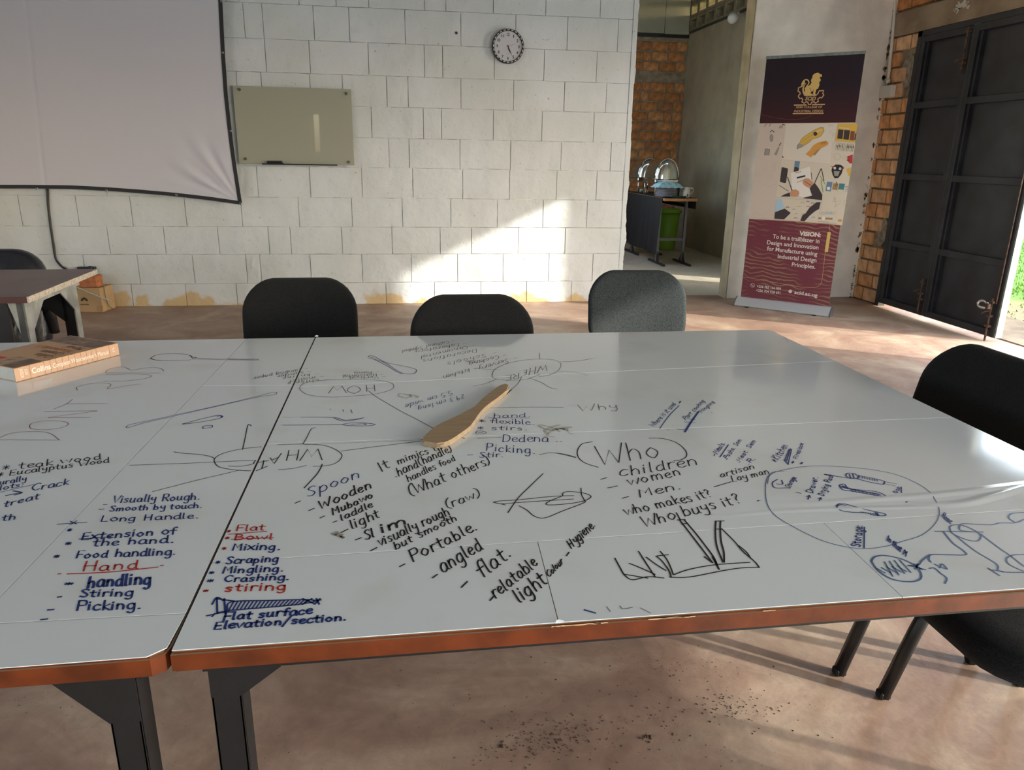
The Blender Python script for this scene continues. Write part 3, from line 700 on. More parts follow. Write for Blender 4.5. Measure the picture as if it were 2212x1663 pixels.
def split_pts(pts):
    """cut a stroke where it leaves one table for the other"""
    out = [[], []]; runs = []; cur = []; side = None
    for p in pts:
        s = 1 if p.x > SPLITX else 0
        if side is not None and s != side:
            runs.append((side, cur)); cur = []
        side = s; cur.append(p)
    runs.append((side, cur)); return runs
GROUPS = {}
def add_stroke(key, pts, wd):
    for side, run in split_pts(pts):
        run = [p for p in run if YN+.004 < p.y < YF-.004 and not (XS-.004 < p.x < XS+.001) and p.x < XR-.003]
        if len(run) < 2: continue
        V, F = GROUPS.setdefault((key, side), ([], [])); ribbon(V, F, run, wd*1.12, (0, 0, 1))
hr = random.Random(21)
def write(key, txt, x0, y0, x1, y1, ux, uy, wd=2.6):
    P0, P1 = at_z(x0, y0, INK_Z), at_z(x1, y1, INK_Z); U = at_z(x0+ux, y0+uy, INK_Z)-P0
    tot = sum(G[c][0]+1.0 if c != ' ' else 4.5 for c in txt); x = 0; D = (P1-P0)/tot
    for c in txt:
        if c == ' ': x += 4.5; continue
        gw_, sts = G[c]; jx, jy, js = hr.uniform(-.25, .25), hr.uniform(-.45, .45), hr.uniform(.92, 1.08)
        for st in sts:
            pp = [P0+D*(x+px*js+jx)+U*((py*js+jy)/10) for px, py in st]
            if c not in SHARP: pp = smooth_pts(pp, 4)
            elif len(pp) == 2: pp = [pp[0], pp[0].lerp(pp[1], .5)+U*hr.uniform(-.012, .012)+D*hr.uniform(-.15, .15), pp[1]]
            add_stroke(key, pp, wd*(.6 if c == '*' else 1)*(.00098 if key[0] == 'k' else .00104))
        x += gw_+1.0
def draw(key, off, sc, pts, wd=2.2, sm=True):
    pp = [at_z(off[0]+x/sc, off[1]+y/sc, INK_Z) for x, y in pts]
    if sm: pp = smooth_pts(pp, 6)
    else:
        q = []
        for a, b_ in zip(pp, pp[1:]):
            for i in range(8): q.append(a.lerp(b_, i/8))
        pp = q+[pp[-1]]
    add_stroke(key, pp, wd*.001)
Z2, Z3, Z4, Z5, Z6, Z7 = ((0, 720), 3.16), ((0, 1000), 2.509), ((600, 700), 3.16), ((600, 1000), 3.16), ((1200, 820), 3.4655), ((1640, 900), 2.771)
PX = ((0, 0), 1)
K = 'k:'; 
for e_ in [
 ('k:wood types', '* teak wood', 2, 1017, 222, 991, 4, -14, 2.4), ('k:wood types', '* Eucalyptus Wood', -8, 1031, 238, 998, 4, -12, 2.3),
 ('b:wood behaviour', 'urally', -2, 1047, 58, 1038, 3, -11, 2.2), ('b:wood behaviour', 'lots:', -2, 1059, 54, 1049, 3, -10, 2.2), ('b:wood behaviour', 'Crack', 66, 1061, 150, 1046, 5, -14, 2.4),
 ('b:wood behaviour', 'treat', 6, 1096, 87, 1076, 5, -14, 2.4), ('b:wood behaviour', 'th', 2, 1126, 38, 1120, 5, -14, 2.4),
 ('b:handle notes', 'Visually Rough.', 242, 1086, 434, 1079, 6, -15, 2.4), ('b:handle notes', '- Smooth by touch.', 211, 1105, 438, 1097, 5, -12, 2.4), ('b:handle notes', 'Long Handle.', 216, 1127, 432, 1119, 5, -13, 2.4),
 ('b:handle notes', 'Extension of', 174, 1166, 381, 1153, 6, -16, 2.8), ('b:handle notes', '*', 143, 1149, 156, 1148, 4, -8, 3), ('b:handle notes', '*', 138, 1178, 158, 1177, 4, -10, 3), ('b:handle notes', 'the hand.', 198, 1180, 380, 1171, 6, -16, 2.8),
 ('b:handle notes', '*', 113, 1206, 130, 1205, 4, -9, 3), ('b:handle notes', 'Food handling.', 162, 1206, 382, 1198, 6, -16, 2.6),
 ('r:hand heading', 'Hand', 175, 1234, 303, 1227, 7, -20, 2.6),
 ('b:handle notes', '*', 135, 1265, 160, 1264, 4, -8, 3), ('b:handle notes', 'handling', 187, 1269, 328, 1261, 6, -25, 3.6), ('b:handle notes', '-', 123, 1293, 134, 1292, 3, -8, 2.8), ('b:handle notes', 'Stiring', 170, 1289, 289, 1287, 5, -16, 2.8),
 ('b:handle notes', '-', 101, 1321, 118, 1320, 3, -8, 2.8), ('b:handle notes', 'Picking.', 163, 1318, 309, 1315, 5, -20, 2.8), ('b:handle notes', '-', 86, 1342, 104, 1340, 3, -8, 2.8),
 ('r:shape list', '*', 488, 1151, 500, 1150, 3, -8, 2.4), ('r:shape list', 'Flat', 508, 1147, 574, 1144, 4, -13, 2.6), ('r:shape list', '*', 484, 1166, 498, 1165, 3, -8, 2.6), ('r:shape list', 'Bowl', 505, 1166, 592, 1164, 4, -13, 2.6),
 ('r:shape list', '*', 477, 1188, 490, 1188, 3, -8, 2.4), ('b:action list', 'Mixing.', 500, 1188, 608, 1187, 5, -15, 2.8), ('b:action list', '*', 463, 1219, 477, 1218, 3, -9, 2.6), ('b:action list', 'Scraping', 486, 1218, 603, 1213, 5, -15, 2.8),
 ('b:action list', '*', 449, 1241, 466, 1240, 3, -9, 2.6), ('b:action list', 'Mingling.', 479, 1238, 615, 1234, 5, -15, 2.8), ('b:action list', '*', 444, 1259, 464, 1258, 3, -9, 2.6), ('b:action list', 'Crashing.', 482, 1257, 627, 1252, 5, -14, 2.8),
 ('r:shape list', '*', 437, 1279, 453, 1278, 3, -7, 2.6), ('r:shape list', 'stiring', 485, 1277, 621, 1274, 5, -17, 2.8),
 ('b:section caption', 'Flat surface', 480, 1340, 676, 1325, 6, -17, 3.2), ('b:section caption', 'Elevation/section.', 460, 1360, 752, 1339, 6, -16, 3.0),
 ('b:spoon word', 'Spoon', 662, 1074, 780, 1030, 0, -21, 2.2), ('k:quality list', '-', 636, 1089, 653, 1082, 0, -4, 2.2),
 ('k:quality list', 'Wooden', 690, 1102, 805, 1052, -2, -20, 3.2), ('k:quality list', '-', 666, 1105, 682, 1098, 0, -4, 2.6),
 ('k:quality list', 'Mubawo', 718, 1113, 808, 1074, -3, -15, 3), ('k:quality list', '-', 690, 1121, 705, 1114, 0, -4, 2.4), ('k:quality list', 'laddle', 737, 1125, 808, 1094, -3, -14, 2.6), ('k:quality list', '-', 718, 1130, 731, 1126, 0, -4, 2.2),
 ('k:quality list', 'light', 759, 1143, 824, 1115, -6, -20, 2.6), ('k:quality list', '-', 736, 1152, 758, 1141, 0, -4, 2.6), ('k:quality list', 'Sl', 788, 1168, 812, 1158, -4, -20, 3), ('k:quality list', 'im', 822, 1153, 884, 1128, -5, -19, 4.2), ('k:quality list', '-', 767, 1168, 785, 1161, 0, -4, 2.6),
 ('k:quality list', 'visually rough', 820, 1181, 974, 1110, -6, -20, 2.6), ('k:quality list', '(raw)', 965, 1100, 1042, 1070, -6, -18, 2.2), ('k:quality list', 'but smooth', 853, 1188, 990, 1122, -5, -16, 2.5), ('k:quality list', '-', 799, 1192, 820, 1181, 0, -4, 2.6),
 ('k:quality list', 'Portable.', 890, 1215, 1036, 1142, -10, -24, 2.8), ('k:quality list', '-', 862, 1226, 878, 1218, 0, -4, 2.6), ('k:quality list', 'angled', 956, 1239, 1046, 1183, -14, -28, 2.8), ('k:quality list', '-', 934, 1250, 948, 1240, 0, -4, 2.6),
 ('k:quality list', 'flat.', 1040, 1250, 1110, 1197, -18, -30, 2.8), ('k:quality list', '-', 995, 1272, 1013, 1254, 0, -4, 2.6), ('k:quality list', 'relatable', 1070, 1294, 1164, 1218, -15, -24, 2.6), ('k:quality list', '-', 1058, 1299, 1070, 1286, 0, -4, 2.6),
 ('k:quality list', 'light', 1122, 1303, 1186, 1258, -18, -28, 2.8), ('k:quality list', 'Colour', 1185, 1248, 1218, 1214, -6, -13, 2.2), ('k:quality list', '-', 1223, 1203, 1231, 1192, 0, -4, 2.4), ('k:quality list', 'Hygiene.', 1234, 1186, 1288, 1135, -11, -18, 2.4),
 ('k:hand notes', 'It', 822, 1020, 846, 1008, -10, -18, 2.6), ('k:hand notes', 'mimics the', 860, 1003, 967, 964, -5, -14, 2.4), ('k:hand notes', '.hand(handle)', 853, 1032, 980, 973, -6, -18, 2.4), ('k:hand notes', 'handles food', 881, 1041, 986, 993, -5, -14, 2.2), ('k:hand notes', '(What others)', 885, 1072, 1064, 1000, -7, -22, 2.5),
 ('k:user notes', 'Who', 1292, 1006, 1436, 985, -6, -40, 2.4),
 ('k:user notes', 'children', 1337, 1030, 1512, 1003, -2, -22, 2.4), ('k:user notes', '-', 1297, 1037, 1315, 1032, 0, -4, 2.2), ('k:user notes', 'women', 1358, 1048, 1477, 1025, -6, -20, 2.4), ('k:user notes', '-', 1310, 1056, 1340, 1050, 0, -4, 2.2), ('k:user notes', 'Men.', 1379, 1075, 1477, 1054, -4, -17, 2.4), ('k:user notes', '-', 1343, 1078, 1364, 1072, 0, -4, 2.2),
 ('k:user notes', 'who makes it?', 1352, 1113, 1543, 1072, -9, -19, 2.4), ('k:user notes', 'Who buys it?', 1390, 1139, 1604, 1084, -8, -22, 2.4),
 ('k:user notes', 'artisan', 1556, 1032, 1632, 1011, -3, -12, 2.0), ('k:user notes', 'Lay man', 1582, 1041, 1664, 1022, -4, -13, 2.0),
 ('g:why word', 'Why', 1250, 888, 1340, 882, -2, -14, 1.7),
 ('b:usage notes', 'Where is it used', 1412, 923, 1462, 872, -10, -6, 1.7), ('b:usage notes', '*', 1467, 873, 1474, 868, -3, -5, 2), ('b:usage notes', 'Part cooking', 1482, 908, 1523, 866, -7, -6, 1.6), ('b:usage notes', 'Mingling', 1516, 892, 1544, 868, -6, -5, 1.5),
 ('b:meal notes', '-Meals.', 1546, 987, 1568, 956, -11, -6, 1.8), ('b:meal notes', '.Posho. Som', 1569, 994, 1603, 950, -9, -5, 1.7), ('b:meal notes', '.Meat. Sem', 1596, 1001, 1634, 952, -9, -5, 1.7), ('b:meal notes', '.R.', 1617, 1004, 1634, 990, -9, -5, 1.8),
 ('b:kitchen notes', '*Kitchen', 1678, 1000, 1703, 962, -15, -7, 1.8), ('b:kitchen notes', 'Fireplace', 1722, 992, 1736, 958, -9, -3, 1.6), ('b:kitchen notes', '*', 1713, 1002, 1720, 996, -7, -3, 2), ('b:kitchen notes', '*', 1732, 1004, 1739, 998, -7, -3, 2),
 ('b:storage notes', 'Storage.', 1706, 1056, 1721, 1030, -10, -6, 1.7), ('b:storage notes', '> Drawer.', 1752, 1076, 1768, 1030, -14, -4, 2.1), ('b:storage notes', '> Drying Rack', 1776, 1080, 1801, 1026, -13, -4, 2.0), ('b:storage notes', 'Storage:', 1858, 1182, 1864, 1134, -19, -2, 2.4), ('b:storage notes', 'Gas:', 1938, 1066, 1946, 1050, -9, -2, 1.6),
 ('b:figure sketch', 'In that M', 1915, 1166, 1958, 1203, 4, -10, 2.0), ('b:figure sketch', 'Home', 2034, 1116, 2054, 1132, 6, -10, 1.8),
 ('g:how word', 'HOW', 812, 831, 706, 835, 2, 15, 1.8), ('k:what word', 'WH', 698, 969, 612, 972, -3, 23, 2.2), ('k:what word', 'AT', 608, 979, 556, 1000, -3, 16, 2.2), ('g:where word', 'WH', 1184, 787, 1142, 796, -2, 14, 1.7), ('g:where word', 'E', 1140, 797, 1128, 801, -2, 12, 1.7), ('g:where word', 'RE', 1122, 806, 1090, 812, 0, 11, 1.7),
 ('g:place list', '- Cultural Symbol', 981, 733, 867, 757, 1, 6, 1.4), ('g:place list', '- Laboratory', 1008, 738, 897, 757, 1, 7, 1.5), ('g:place list', '- Ornamental', 1027, 742, 907, 769, 1, 7, 1.5), ('g:place list', '- Decorations', 1049, 749, 911, 777, 1, 8, 1.5), ('g:place list', '- Schools', 1073, 758, 964, 783, 1, 8, 1.5),
 ('g:place list', '- Cooking', 1094, 763, 1012, 783, 1, 8, 1.6), ('g:place list', '- Servery', 1117, 769, 1033, 792, 1, 9, 1.6), ('g:place list', '- kitchen', 1030, 791, 956, 812, 1, 8, 1.5),
 ('g:position list', '- Vertical', 833, 811, 753, 814, 1, 6, 1.4), ('g:position list', '- Horizontal', 828, 806, 738, 810, 1, 6, 1.4), ('g:position list', '- hang', 820, 801, 763, 804, 1, 5, 1.4),
 ('l:size notes', '5.5 cm wide', 977, 843, 874, 874, 2, 9, 1.4), ('l:size notes', '29.3 cm long', 1002, 851, 901, 880, 2, 9, 1.4),
 ('g:tool list', '- sanding paper', 665, 793, 546, 815, 1, 6, 1.5), ('g:tool list', '- sander', 674, 799, 596, 811, 1, 6, 1.5), ('g:tool list', '- knives', 690, 804, 608, 815, 1, 6, 1.5), ('g:tool list', '- mallet', 700, 810, 622, 821, 1, 6, 1.5), ('g:tool list', '- chisels', 710, 816, 618, 826, 1, 6, 1.5),
 ('b:flexing notes', 'hand.', 1065, 902, 1150, 900, 1, -9, 1.9), ('b:flexing notes', '* flexible.', 1034, 913, 1157, 917, 1, -10, 2.1), ('b:flexing notes', '* stirs.', 1029, 928, 1144, 929, 1, -9, 2.1), ('b:flexing notes', 'Dedena ..', 1084, 954, 1219, 954, 2, -15, 2.1), ('b:flexing notes', 'Picking.', 1049, 973, 1160, 980, 2, -16, 2.1), ('b:flexing notes', '- Stir.', 1008, 988, 1091, 987, 2, -12, 2.1),
 ]: write(*e_)
def D(key, z, wd, *lists, sm=True):
    for l in lists: draw(key, z[0], z[1], l, wd, sm)
D('b:wood behaviour', Z2, 1.6, [(0, 1085), (235, 1030)]); D('b:wood behaviour', Z2, 3, [(40, 1107), (145, 1085)], [(90, 1075), (150, 1086), (100, 1103)])
D('b:handle notes', Z3, 1.8, [(310, 332), (470, 320)], [(380, 315), (415, 330)], [(385, 332), (418, 312)], [(560, 225), (580, 224)])
D('b:handle notes', Z3, 2.4, [(430, 412), (600, 400)])
D('r:hand heading', Z3, 2.4, [(365, 601), (600, 590), (855, 564)], [(315, 601), (330, 600)], [(870, 555), (884, 554)])
D('r:shape list', Z3, 2.2, [(1240, 386), (1445, 370)], [(1255, 413), (1480, 404)])
wedge = [(1230, 795), (1255, 752), (1450, 745), (1660, 740), (1705, 750), (1600, 768), (1400, 786), (1230, 800)]
D('b:section drawing', Z3, 2.6, wedge, [(1175, 730), (1178, 815)], [(1215, 735), (1222, 815)], [(1150, 765), (1175, 728), (1210, 745)], [(1120, 828), (1180, 815), (1240, 805)], [(1165, 815), (1150, 832)], [(1180, 810), (1240, 800)], [(1170, 735), (1270, 748)], [(1640, 735), (1700, 760)], [(1640, 765), (1690, 735)], [(1700, 745), (1740, 742)], [(1705, 765), (1735, 735)], [(1715, 735), (1730, 765)])
for i in range(20): D('b:section drawing', Z3, 2.2, [(1240+i*21, 797-i*1.6), (1268+i*21, 748-i*.2)])
D('k:quality list', Z4, 2.4, [(305, 955), (270, 1020), (180, 1118)]); 
D('s:smudge', Z5, 5, [(375, 480), (420, 500), (450, 508)], [(400, 470), (430, 495), (445, 512)], [(395, 490), (440, 488)])
D('k:wood drawing', Z2, 1.8, [(1025, 172), (1060, 150), (1130, 139), (1230, 138), (1300, 150), (1320, 163), (1420, 172), (1720, 175), (1755, 177), (1745, 183), (1560, 180), (1330, 176), (1280, 183), (1180, 184), (1080, 184), (1025, 172)], [(1030, 170), (1058, 180), (1100, 184)], [(1295, 150), (1320, 172), (1340, 160)], [(1560, 176), (1740, 180)])
D('l:blue spoon drawing', Z2, 1.8, [(860, 640), (890, 622), (1050, 588), (1200, 555), (1500, 490), (1750, 430), (1860, 403), (1888, 405), (1870, 418), (1750, 437), (1400, 516), (1200, 562), (1000, 607), (880, 642), (860, 640)])
D('b:wedge drawing', Z2, 2.4, [(1245, 618), (1350, 590), (1450, 566), (1495, 558), (1520, 568), (1490, 582), (1360, 606), (1245, 620)], [(1480, 565), (1508, 562), (1510, 575)]); D('b:wedge drawing', Z2, 2, [(1385, 638), (1400, 630), (1450, 628), (1450, 640), (1385, 650), (1385, 638)], sm=False)
D('k:what bubble', Z2, 2.0, [(1188, 808), (1240, 817), (1350, 825), (1430, 838), (1468, 856)], [(1655, 793), (1672, 720), (1688, 640), (1700, 620), (1716, 632)], [(1800, 772), (1650, 788), (1530, 816), (1475, 845), (1462, 870), (1485, 905), (1540, 922), (1640, 935), (1735, 938)], [(1560, 905), (1660, 905), (1780, 878), (1835, 868)], [(1745, 868), (1730, 888), (1760, 885)])
D('k:what bubble', Z2, 1.6, [(885, 900), (1300, 885), (1745, 865)], [(1040, 1080), (1330, 1005), (1640, 932)], sm=False)
D('k:what bubble', Z4, 1.8, [(2, 822), (150, 818), (300, 825), (380, 848), (430, 880), (437, 905), (415, 935), (370, 958), (310, 968), (242, 970)], [(5, 993), (100, 985), (195, 965)], [(430, 866), (700, 832), (975, 798)], [(172, 818), (200, 770), (225, 720), (245, 708), (260, 708)])
D('g:faint guide', Z4, 1.0, [(180, 822), (980, 790)], [(30, 635), (95, 637)]); D('g:how bubble', Z4, 1.6, [(150, 445), (165, 412), (250, 388), (450, 377), (650, 380), (765, 398), (793, 425), (760, 452), (650, 478), (420, 496), (270, 492), (190, 475), (150, 445)], [(620, 455), (680, 500), (850, 598), (960, 655), (1065, 712)])
D('b:spatula outline', Z4, 2.0, [(615, 225), (630, 214), (655, 219), (740, 262), (830, 280), (920, 300), (948, 315), (930, 336), (880, 340), (830, 325), (760, 280), (700, 250), (620, 232)], [(620, 222), (660, 232)], [(660, 240), (760, 292), (800, 318), (850, 340)])
D('b:spoon profiles', Z4, 2.2, [(160, 635), (380, 636), (450, 654), (520, 650), (590, 638)], [(385, 640), (430, 658), (500, 658), (575, 642)], [(35, 689), (440, 686)], [(440, 686), (480, 676), (580, 673), (665, 684), (610, 694), (500, 693), (440, 686)], [(500, 684), (600, 680), (590, 688)])
D('g:where bubble', Z4, 1.6, [(1465, 345), (1480, 310), (1550, 275), (1650, 250), (1780, 238), (1880, 243), (1932, 270), (1915, 315), (1860, 345), (1800, 357), (1780, 352)], [(1462, 340), (1475, 368), (1550, 382), (1680, 379), (1750, 358), (1795, 338)], [(1785, 195), (1789, 238)], [(1930, 257), (2050, 250), (2155, 233)], [(1915, 322), (2020, 325), (2115, 351)], [(1718, 368), (1800, 398), (1860, 434), (1910, 441)], [(1333, 423), (1420, 405), (1495, 374)], [(1665, 358), (1640, 405), (1600, 442), (1580, 456)], [(1350, 303), (1435, 308), (1520, 310)])
D('k:ray lines', Z4, 1.6, [(1405, 573), (1700, 566), (1950, 567)], [(1365, 778), (1525, 773)], [(1785, 893), (1850, 878), (1910, 882), (2035, 911)])
D('k:spatula tracing', Z4, 2.2, [(983, 785), (1000, 808), (1050, 818), (1110, 827), (1170, 810), (1250, 757), (1310, 705), (1360, 625), (1430, 572), (1510, 520), (1580, 462), (1597, 446)], [(1225, 762), (1275, 780)], [(1160, 800), (1240, 750), (1290, 700)])
D('b:flexing notes', Z4, 1.6, [(1435, 640), (1720, 641)], [(1352, 740), (1365, 730), (1400, 730), (1425, 740), (1400, 748), (1365, 748), (1352, 740)]); D('b:flexing notes', Z4, 2.4, [(1370, 740), (1400, 738)], [(1370, 662), (1420, 662)])
D('m:faint red lettering', Z2, 1.5, [(0, 712), (60, 685), (150, 672), (240, 668), (320, 676), (365, 695), (403, 726)], [(202, 640), (215, 615), (300, 598), (400, 597), (462, 610), (450, 632), (370, 652), (280, 657), (215, 650), (202, 636)], [(720, 268), (735, 248), (790, 232), (850, 230), (900, 252), (960, 240), (1050, 231), (1105, 243), (1118, 258)], [(725, 283), (900, 277), (1010, 282), (1030, 294), (980, 310), (850, 324), (700, 326)], [(530, 388), (524, 368), (580, 350), (660, 338), (730, 340), (757, 352), (735, 378), (850, 360), (955, 345)])
D('m:faint red lettering', Z2, 1.5, [(0, 726), (412, 728)], [(330, 575), (615, 573)], [(328, 574), (663, 529)], [(300, 533), (663, 527)], [(365, 518), (455, 480), (495, 450)], [(450, 480), (735, 479)], [(720, 269), (1090, 270)], sm=False)
D('k:ladle sketch', Z5, 2.0, [(1812, 72), (1720, 160), (1640, 240), (1572, 338)], [(1473, 268), (1505, 260), (1650, 250), (1850, 230), (2020, 222)], [(1530, 278), (1750, 262), (2018, 246)], [(1475, 268), (1555, 286)], [(1945, 222), (1950, 203), (1990, 194), (2080, 203), (2130, 219), (2134, 236), (2085, 260), (1980, 278), (1870, 286), (1832, 280), (1860, 258), (1940, 226)], [(2070, 170), (2074, 215), (2094, 255), (2088, 272), (1950, 325), (1840, 370), (1785, 374), (1740, 355), (1700, 320), (1648, 292)])
D('k:user notes', Z6, 2.2, [(275, 465), (200, 480), (165, 530), (172, 580), (220, 622), (320, 655)], [(700, 437), (800, 440), (905, 470), (972, 528), (980, 572), (945, 598), (885, 608)], [(1187, 802), (1315, 764)], [(0, 548), (80, 560), (150, 580)])
D('k:box sketch', Z6, 2.3, [(445, 1335), (480, 1400), (520, 1465), (580, 1497), (690, 1475), (810, 1484)], [(622, 1285), (680, 1375), (747, 1477)], [(680, 1328), (750, 1380), (825, 1427)], [(555, 1375), (630, 1405), (710, 1440), (745, 1457)], [(510, 1455), (690, 1485)], [(785, 1285), (830, 1340), (860, 1400), (882, 1460)], [(755, 1320), (800, 1360), (850, 1430), (866, 1480)], [(765, 1318), (845, 1310)], [(885, 1460), (1000, 1420), (1200, 1385), (1455, 1367)], [(855, 1478), (1000, 1477), (1250, 1430), (1400, 1408), (1525, 1405)], [(1525, 1405), (1490, 1360), (1400, 1282), (1340, 1210), (1245, 1115)], [(1370, 1240), (1430, 1290), (1462, 1338)])
D('k:box sketch', Z6, 2.8, [(930, 1050), (1000, 1140), (1100, 1270), (1175, 1370)], [(965, 1050), (1050, 1150), (1120, 1240), (1185, 1330), (1222, 1417)], [(1115, 1325), (1172, 1367)], [(1200, 1060), (1197, 1120), (1200, 1200), (1215, 1270), (1255, 1366)], [(1235, 1060), (1233, 1120), (1240, 1210), (1260, 1290), (1262, 1366)], [(1175, 1325), (1225, 1420)])
D('k:box sketch', Z6, 2.4, [(905, 995), (935, 1050)], [(915, 1050), (970, 1046)], [(945, 1080), (990, 1075)], [(1200, 1058), (1262, 1057)], [(1197, 1118), (1243, 1118)], sm=False)
D('b:usage notes', Z6, 2.0, [(780, 366), (850, 270), (927, 192)], [(908, 370), (995, 378)], [(965, 315), (1050, 325)], [(985, 290), (1045, 300)], [(838, 374), (850, 377)], [(1165, 247), (1176, 250)]); D('b:usage notes', Z6, 4.5, [(968, 392), (1010, 325), (1072, 236)])
D('b:meal notes', Z6, 2.2, [(1230, 580), (1295, 486)]); D('b:kitchen notes', Z6, 2, [(1715, 605), (1750, 520)], [(1740, 635), (1768, 520)], [(1728, 610), (1760, 515)], [(1710, 600), (1745, 635)])
D('l:big bubble', Z7, 1.5, [(150, 328), (90, 330), (55, 355), (38, 410), (45, 510), (90, 585), (200, 655), (350, 730), (480, 770), (620, 790), (760, 775), (860, 745), (970, 710), (1045, 650), (1077, 590), (1070, 530), (1020, 450), (930, 390), (800, 340), (620, 310), (420, 295), (270, 298), (130, 322), (65, 350), (50, 400)])
D('b:storage notes', Z7, 2.2, [(110, 375), (80, 395), (95, 425), (175, 425)], [(105, 402), (140, 403), (135, 380)], [(630, 660), (628, 785)], [(222, 452), (250, 458)], [(850, 420), (852, 456)])
D('b:utensil drawings', Z7, 2.4, [(518, 352), (530, 338), (570, 340), (590, 350), (680, 368), (745, 384), (748, 396), (735, 404), (650, 388), (580, 370), (540, 368), (518, 352)], [(595, 350), (590, 370)], [(540, 345), (548, 366)], [(560, 342), (568, 366)], [(400, 345), (520, 365), (585, 370)], [(480, 410), (510, 403), (545, 430), (700, 448), (757, 475), (700, 471), (560, 445), (500, 436), (480, 410)], [(462, 535), (480, 520), (520, 523), (610, 548), (705, 570), (752, 580), (750, 592), (690, 590), (640, 575), (560, 572), (490, 560), (462, 535)], [(470, 533), (490, 526), (520, 530)])
D('b:utensil drawings', Z7, 4.5, [(500, 415), (560, 435), (640, 450), (720, 465)], [(395, 345), (420, 350)], [(495, 420), (530, 430)], [(700, 575), (712, 588)]); D('b:utensil drawings', Z7, 1.4, [(748, 388), (825, 402)], [(748, 400), (815, 414)], [(560, 445), (640, 460), (755, 478)])
for i in range(8): D('b:utensil drawings', Z7, 1.5, [(600+i*15, 356+i*3), (603+i*15, 366+i*3)], [(610+i*14, 568+i*2), (614+i*14, 574+i*2)], [(545+i*22, 432+i*3.4), (560+i*22, 450+i*3)])
D('l:figure sketch', Z7, 3.0, [(672, 865), (690, 840), (745, 830), (840, 847), (920, 882), (962, 925), (968, 965), (930, 985), (860, 985), (780, 965), (710, 918), (672, 865)])
D('l:figure sketch', Z7, 2.2, *[[(700+i*32, 905-i*3), (755+i*32, 935-i*2)] for i in range(5)], *[[(750+i*30, 868-i*4), (800+i*36, 955-i*8)] for i in range(4)])
D('l:figure sketch', Z7, 2.8, [(890, 892), (950, 888), (975, 860), (1030, 826), (1130, 826), (1235, 826), (1222, 800), (1160, 755), (1105, 690)], [(1055, 686), (1150, 686), (1340, 690)], [(1020, 825), (1015, 850), (1028, 870)], [(900, 890), (995, 915)], [(925, 880), (975, 915)], [(935, 912), (950, 880)])
D('l:figure sketch', Z7, 2.4, [(1140, 660), (1160, 648), (1220, 650), (1290, 680), (1327, 712), (1310, 742), (1260, 740), (1190, 715), (1150, 690), (1140, 660)], [(1300, 690), (1210, 680), (1200, 655), (1225, 640), (1380, 647), (1440, 636), (1530, 635), (1585, 615)], [(1325, 700), (1430, 780), (1505, 832), (1585, 895)], [(1585, 825), (1520, 828), (1480, 850), (1500, 885), (1585, 925)], [(1175, 710), (1290, 800), (1420, 880), (1440, 925), (1585, 932)], [(1585, 572), (1510, 580), (1495, 605), (1530, 630)], [(1370, 905), (1440, 950)], [(1380, 915), (1460, 925)], [(1020, 908), (1050, 905), (1085, 935), (1122, 965), (1112, 998)], [(1050, 882), (1080, 895), (1125, 912), (1095, 880), (1080, 905)], sm=True)
D('b:loose ticks', Z6, 2.0, [(222, 0), (222, 0.5)]); D('b:loose ticks', ((700, 1250), 1.463), 2.6, [(823, 98), (858, 108)]); D('g:loose ticks', ((700, 1250), 1.463), 1.2, [(893, 88), (905, 103)], [(935, 85), (945, 95), (975, 90)], [(1000, 92), (1032, 108)])
D('g:loose ticks', Z4, 1.6, [(445, 583), (450, 598)], [(500, 583), (508, 607)], [(355, 585), (362, 577)]); D('g:loose ticks', ((1450, 580), 2.903), 1.3, [(690, 437), (715, 445)], [(712, 430), (735, 462)], [(740, 440), (762, 462)])
names = {'list': 'handwriting', 'notes': 'handwriting', 'word': 'handwriting', 'types': 'handwriting', 'behaviour': 'handwriting', 'heading': 'handwriting', 'caption': 'handwriting', 'lettering': 'handwriting'}
INKWORD = {'k': 'black', 'b': 'blue', 'r': 'red', 'l': 'light blue', 'g': 'thin grey', 'm': 'faint red', 's': 'grey'}
for (key, side), (V, F) in GROUPS.items():
    if not F: continue
    ink, nm = key.split(':'); nme = 'handwriting' if nm.split()[-1] in names else 'marker_drawing'
    o = obj(nme, (V, F), M_INK[ink], TR if side else TL); o['label'] = '%s marker %s' % (INKWORD[ink], nm)
# smudges of wiped ink: faint flat film stains
def smudge(px, py, rx, ry, par, n=3):
    V, F = [], []
    for i in range(n):
        a = [at_z(px+hr.uniform(-rx, rx), py+hr.uniform(-ry, ry), INK_Z) for _ in range(2)]
        ribbon(V, F, smooth_pts([a[0], a[0].lerp(a[1], .5)+Vector((hr.uniform(-.02, .02), hr.uniform(-.01, .01), 0)), a[1]], 4), hr.uniform(.003, .008), (0, 0, 1))
    obj('smudge', (V, F), mat('wiped_ink', (.48, .47, .43), .3), par)
smudge(1200, 930, 40, 14, TR, 9); smudge(880, 855, 25, 6, TR, 4); smudge(1030, 780, 30, 5, TR, 4)

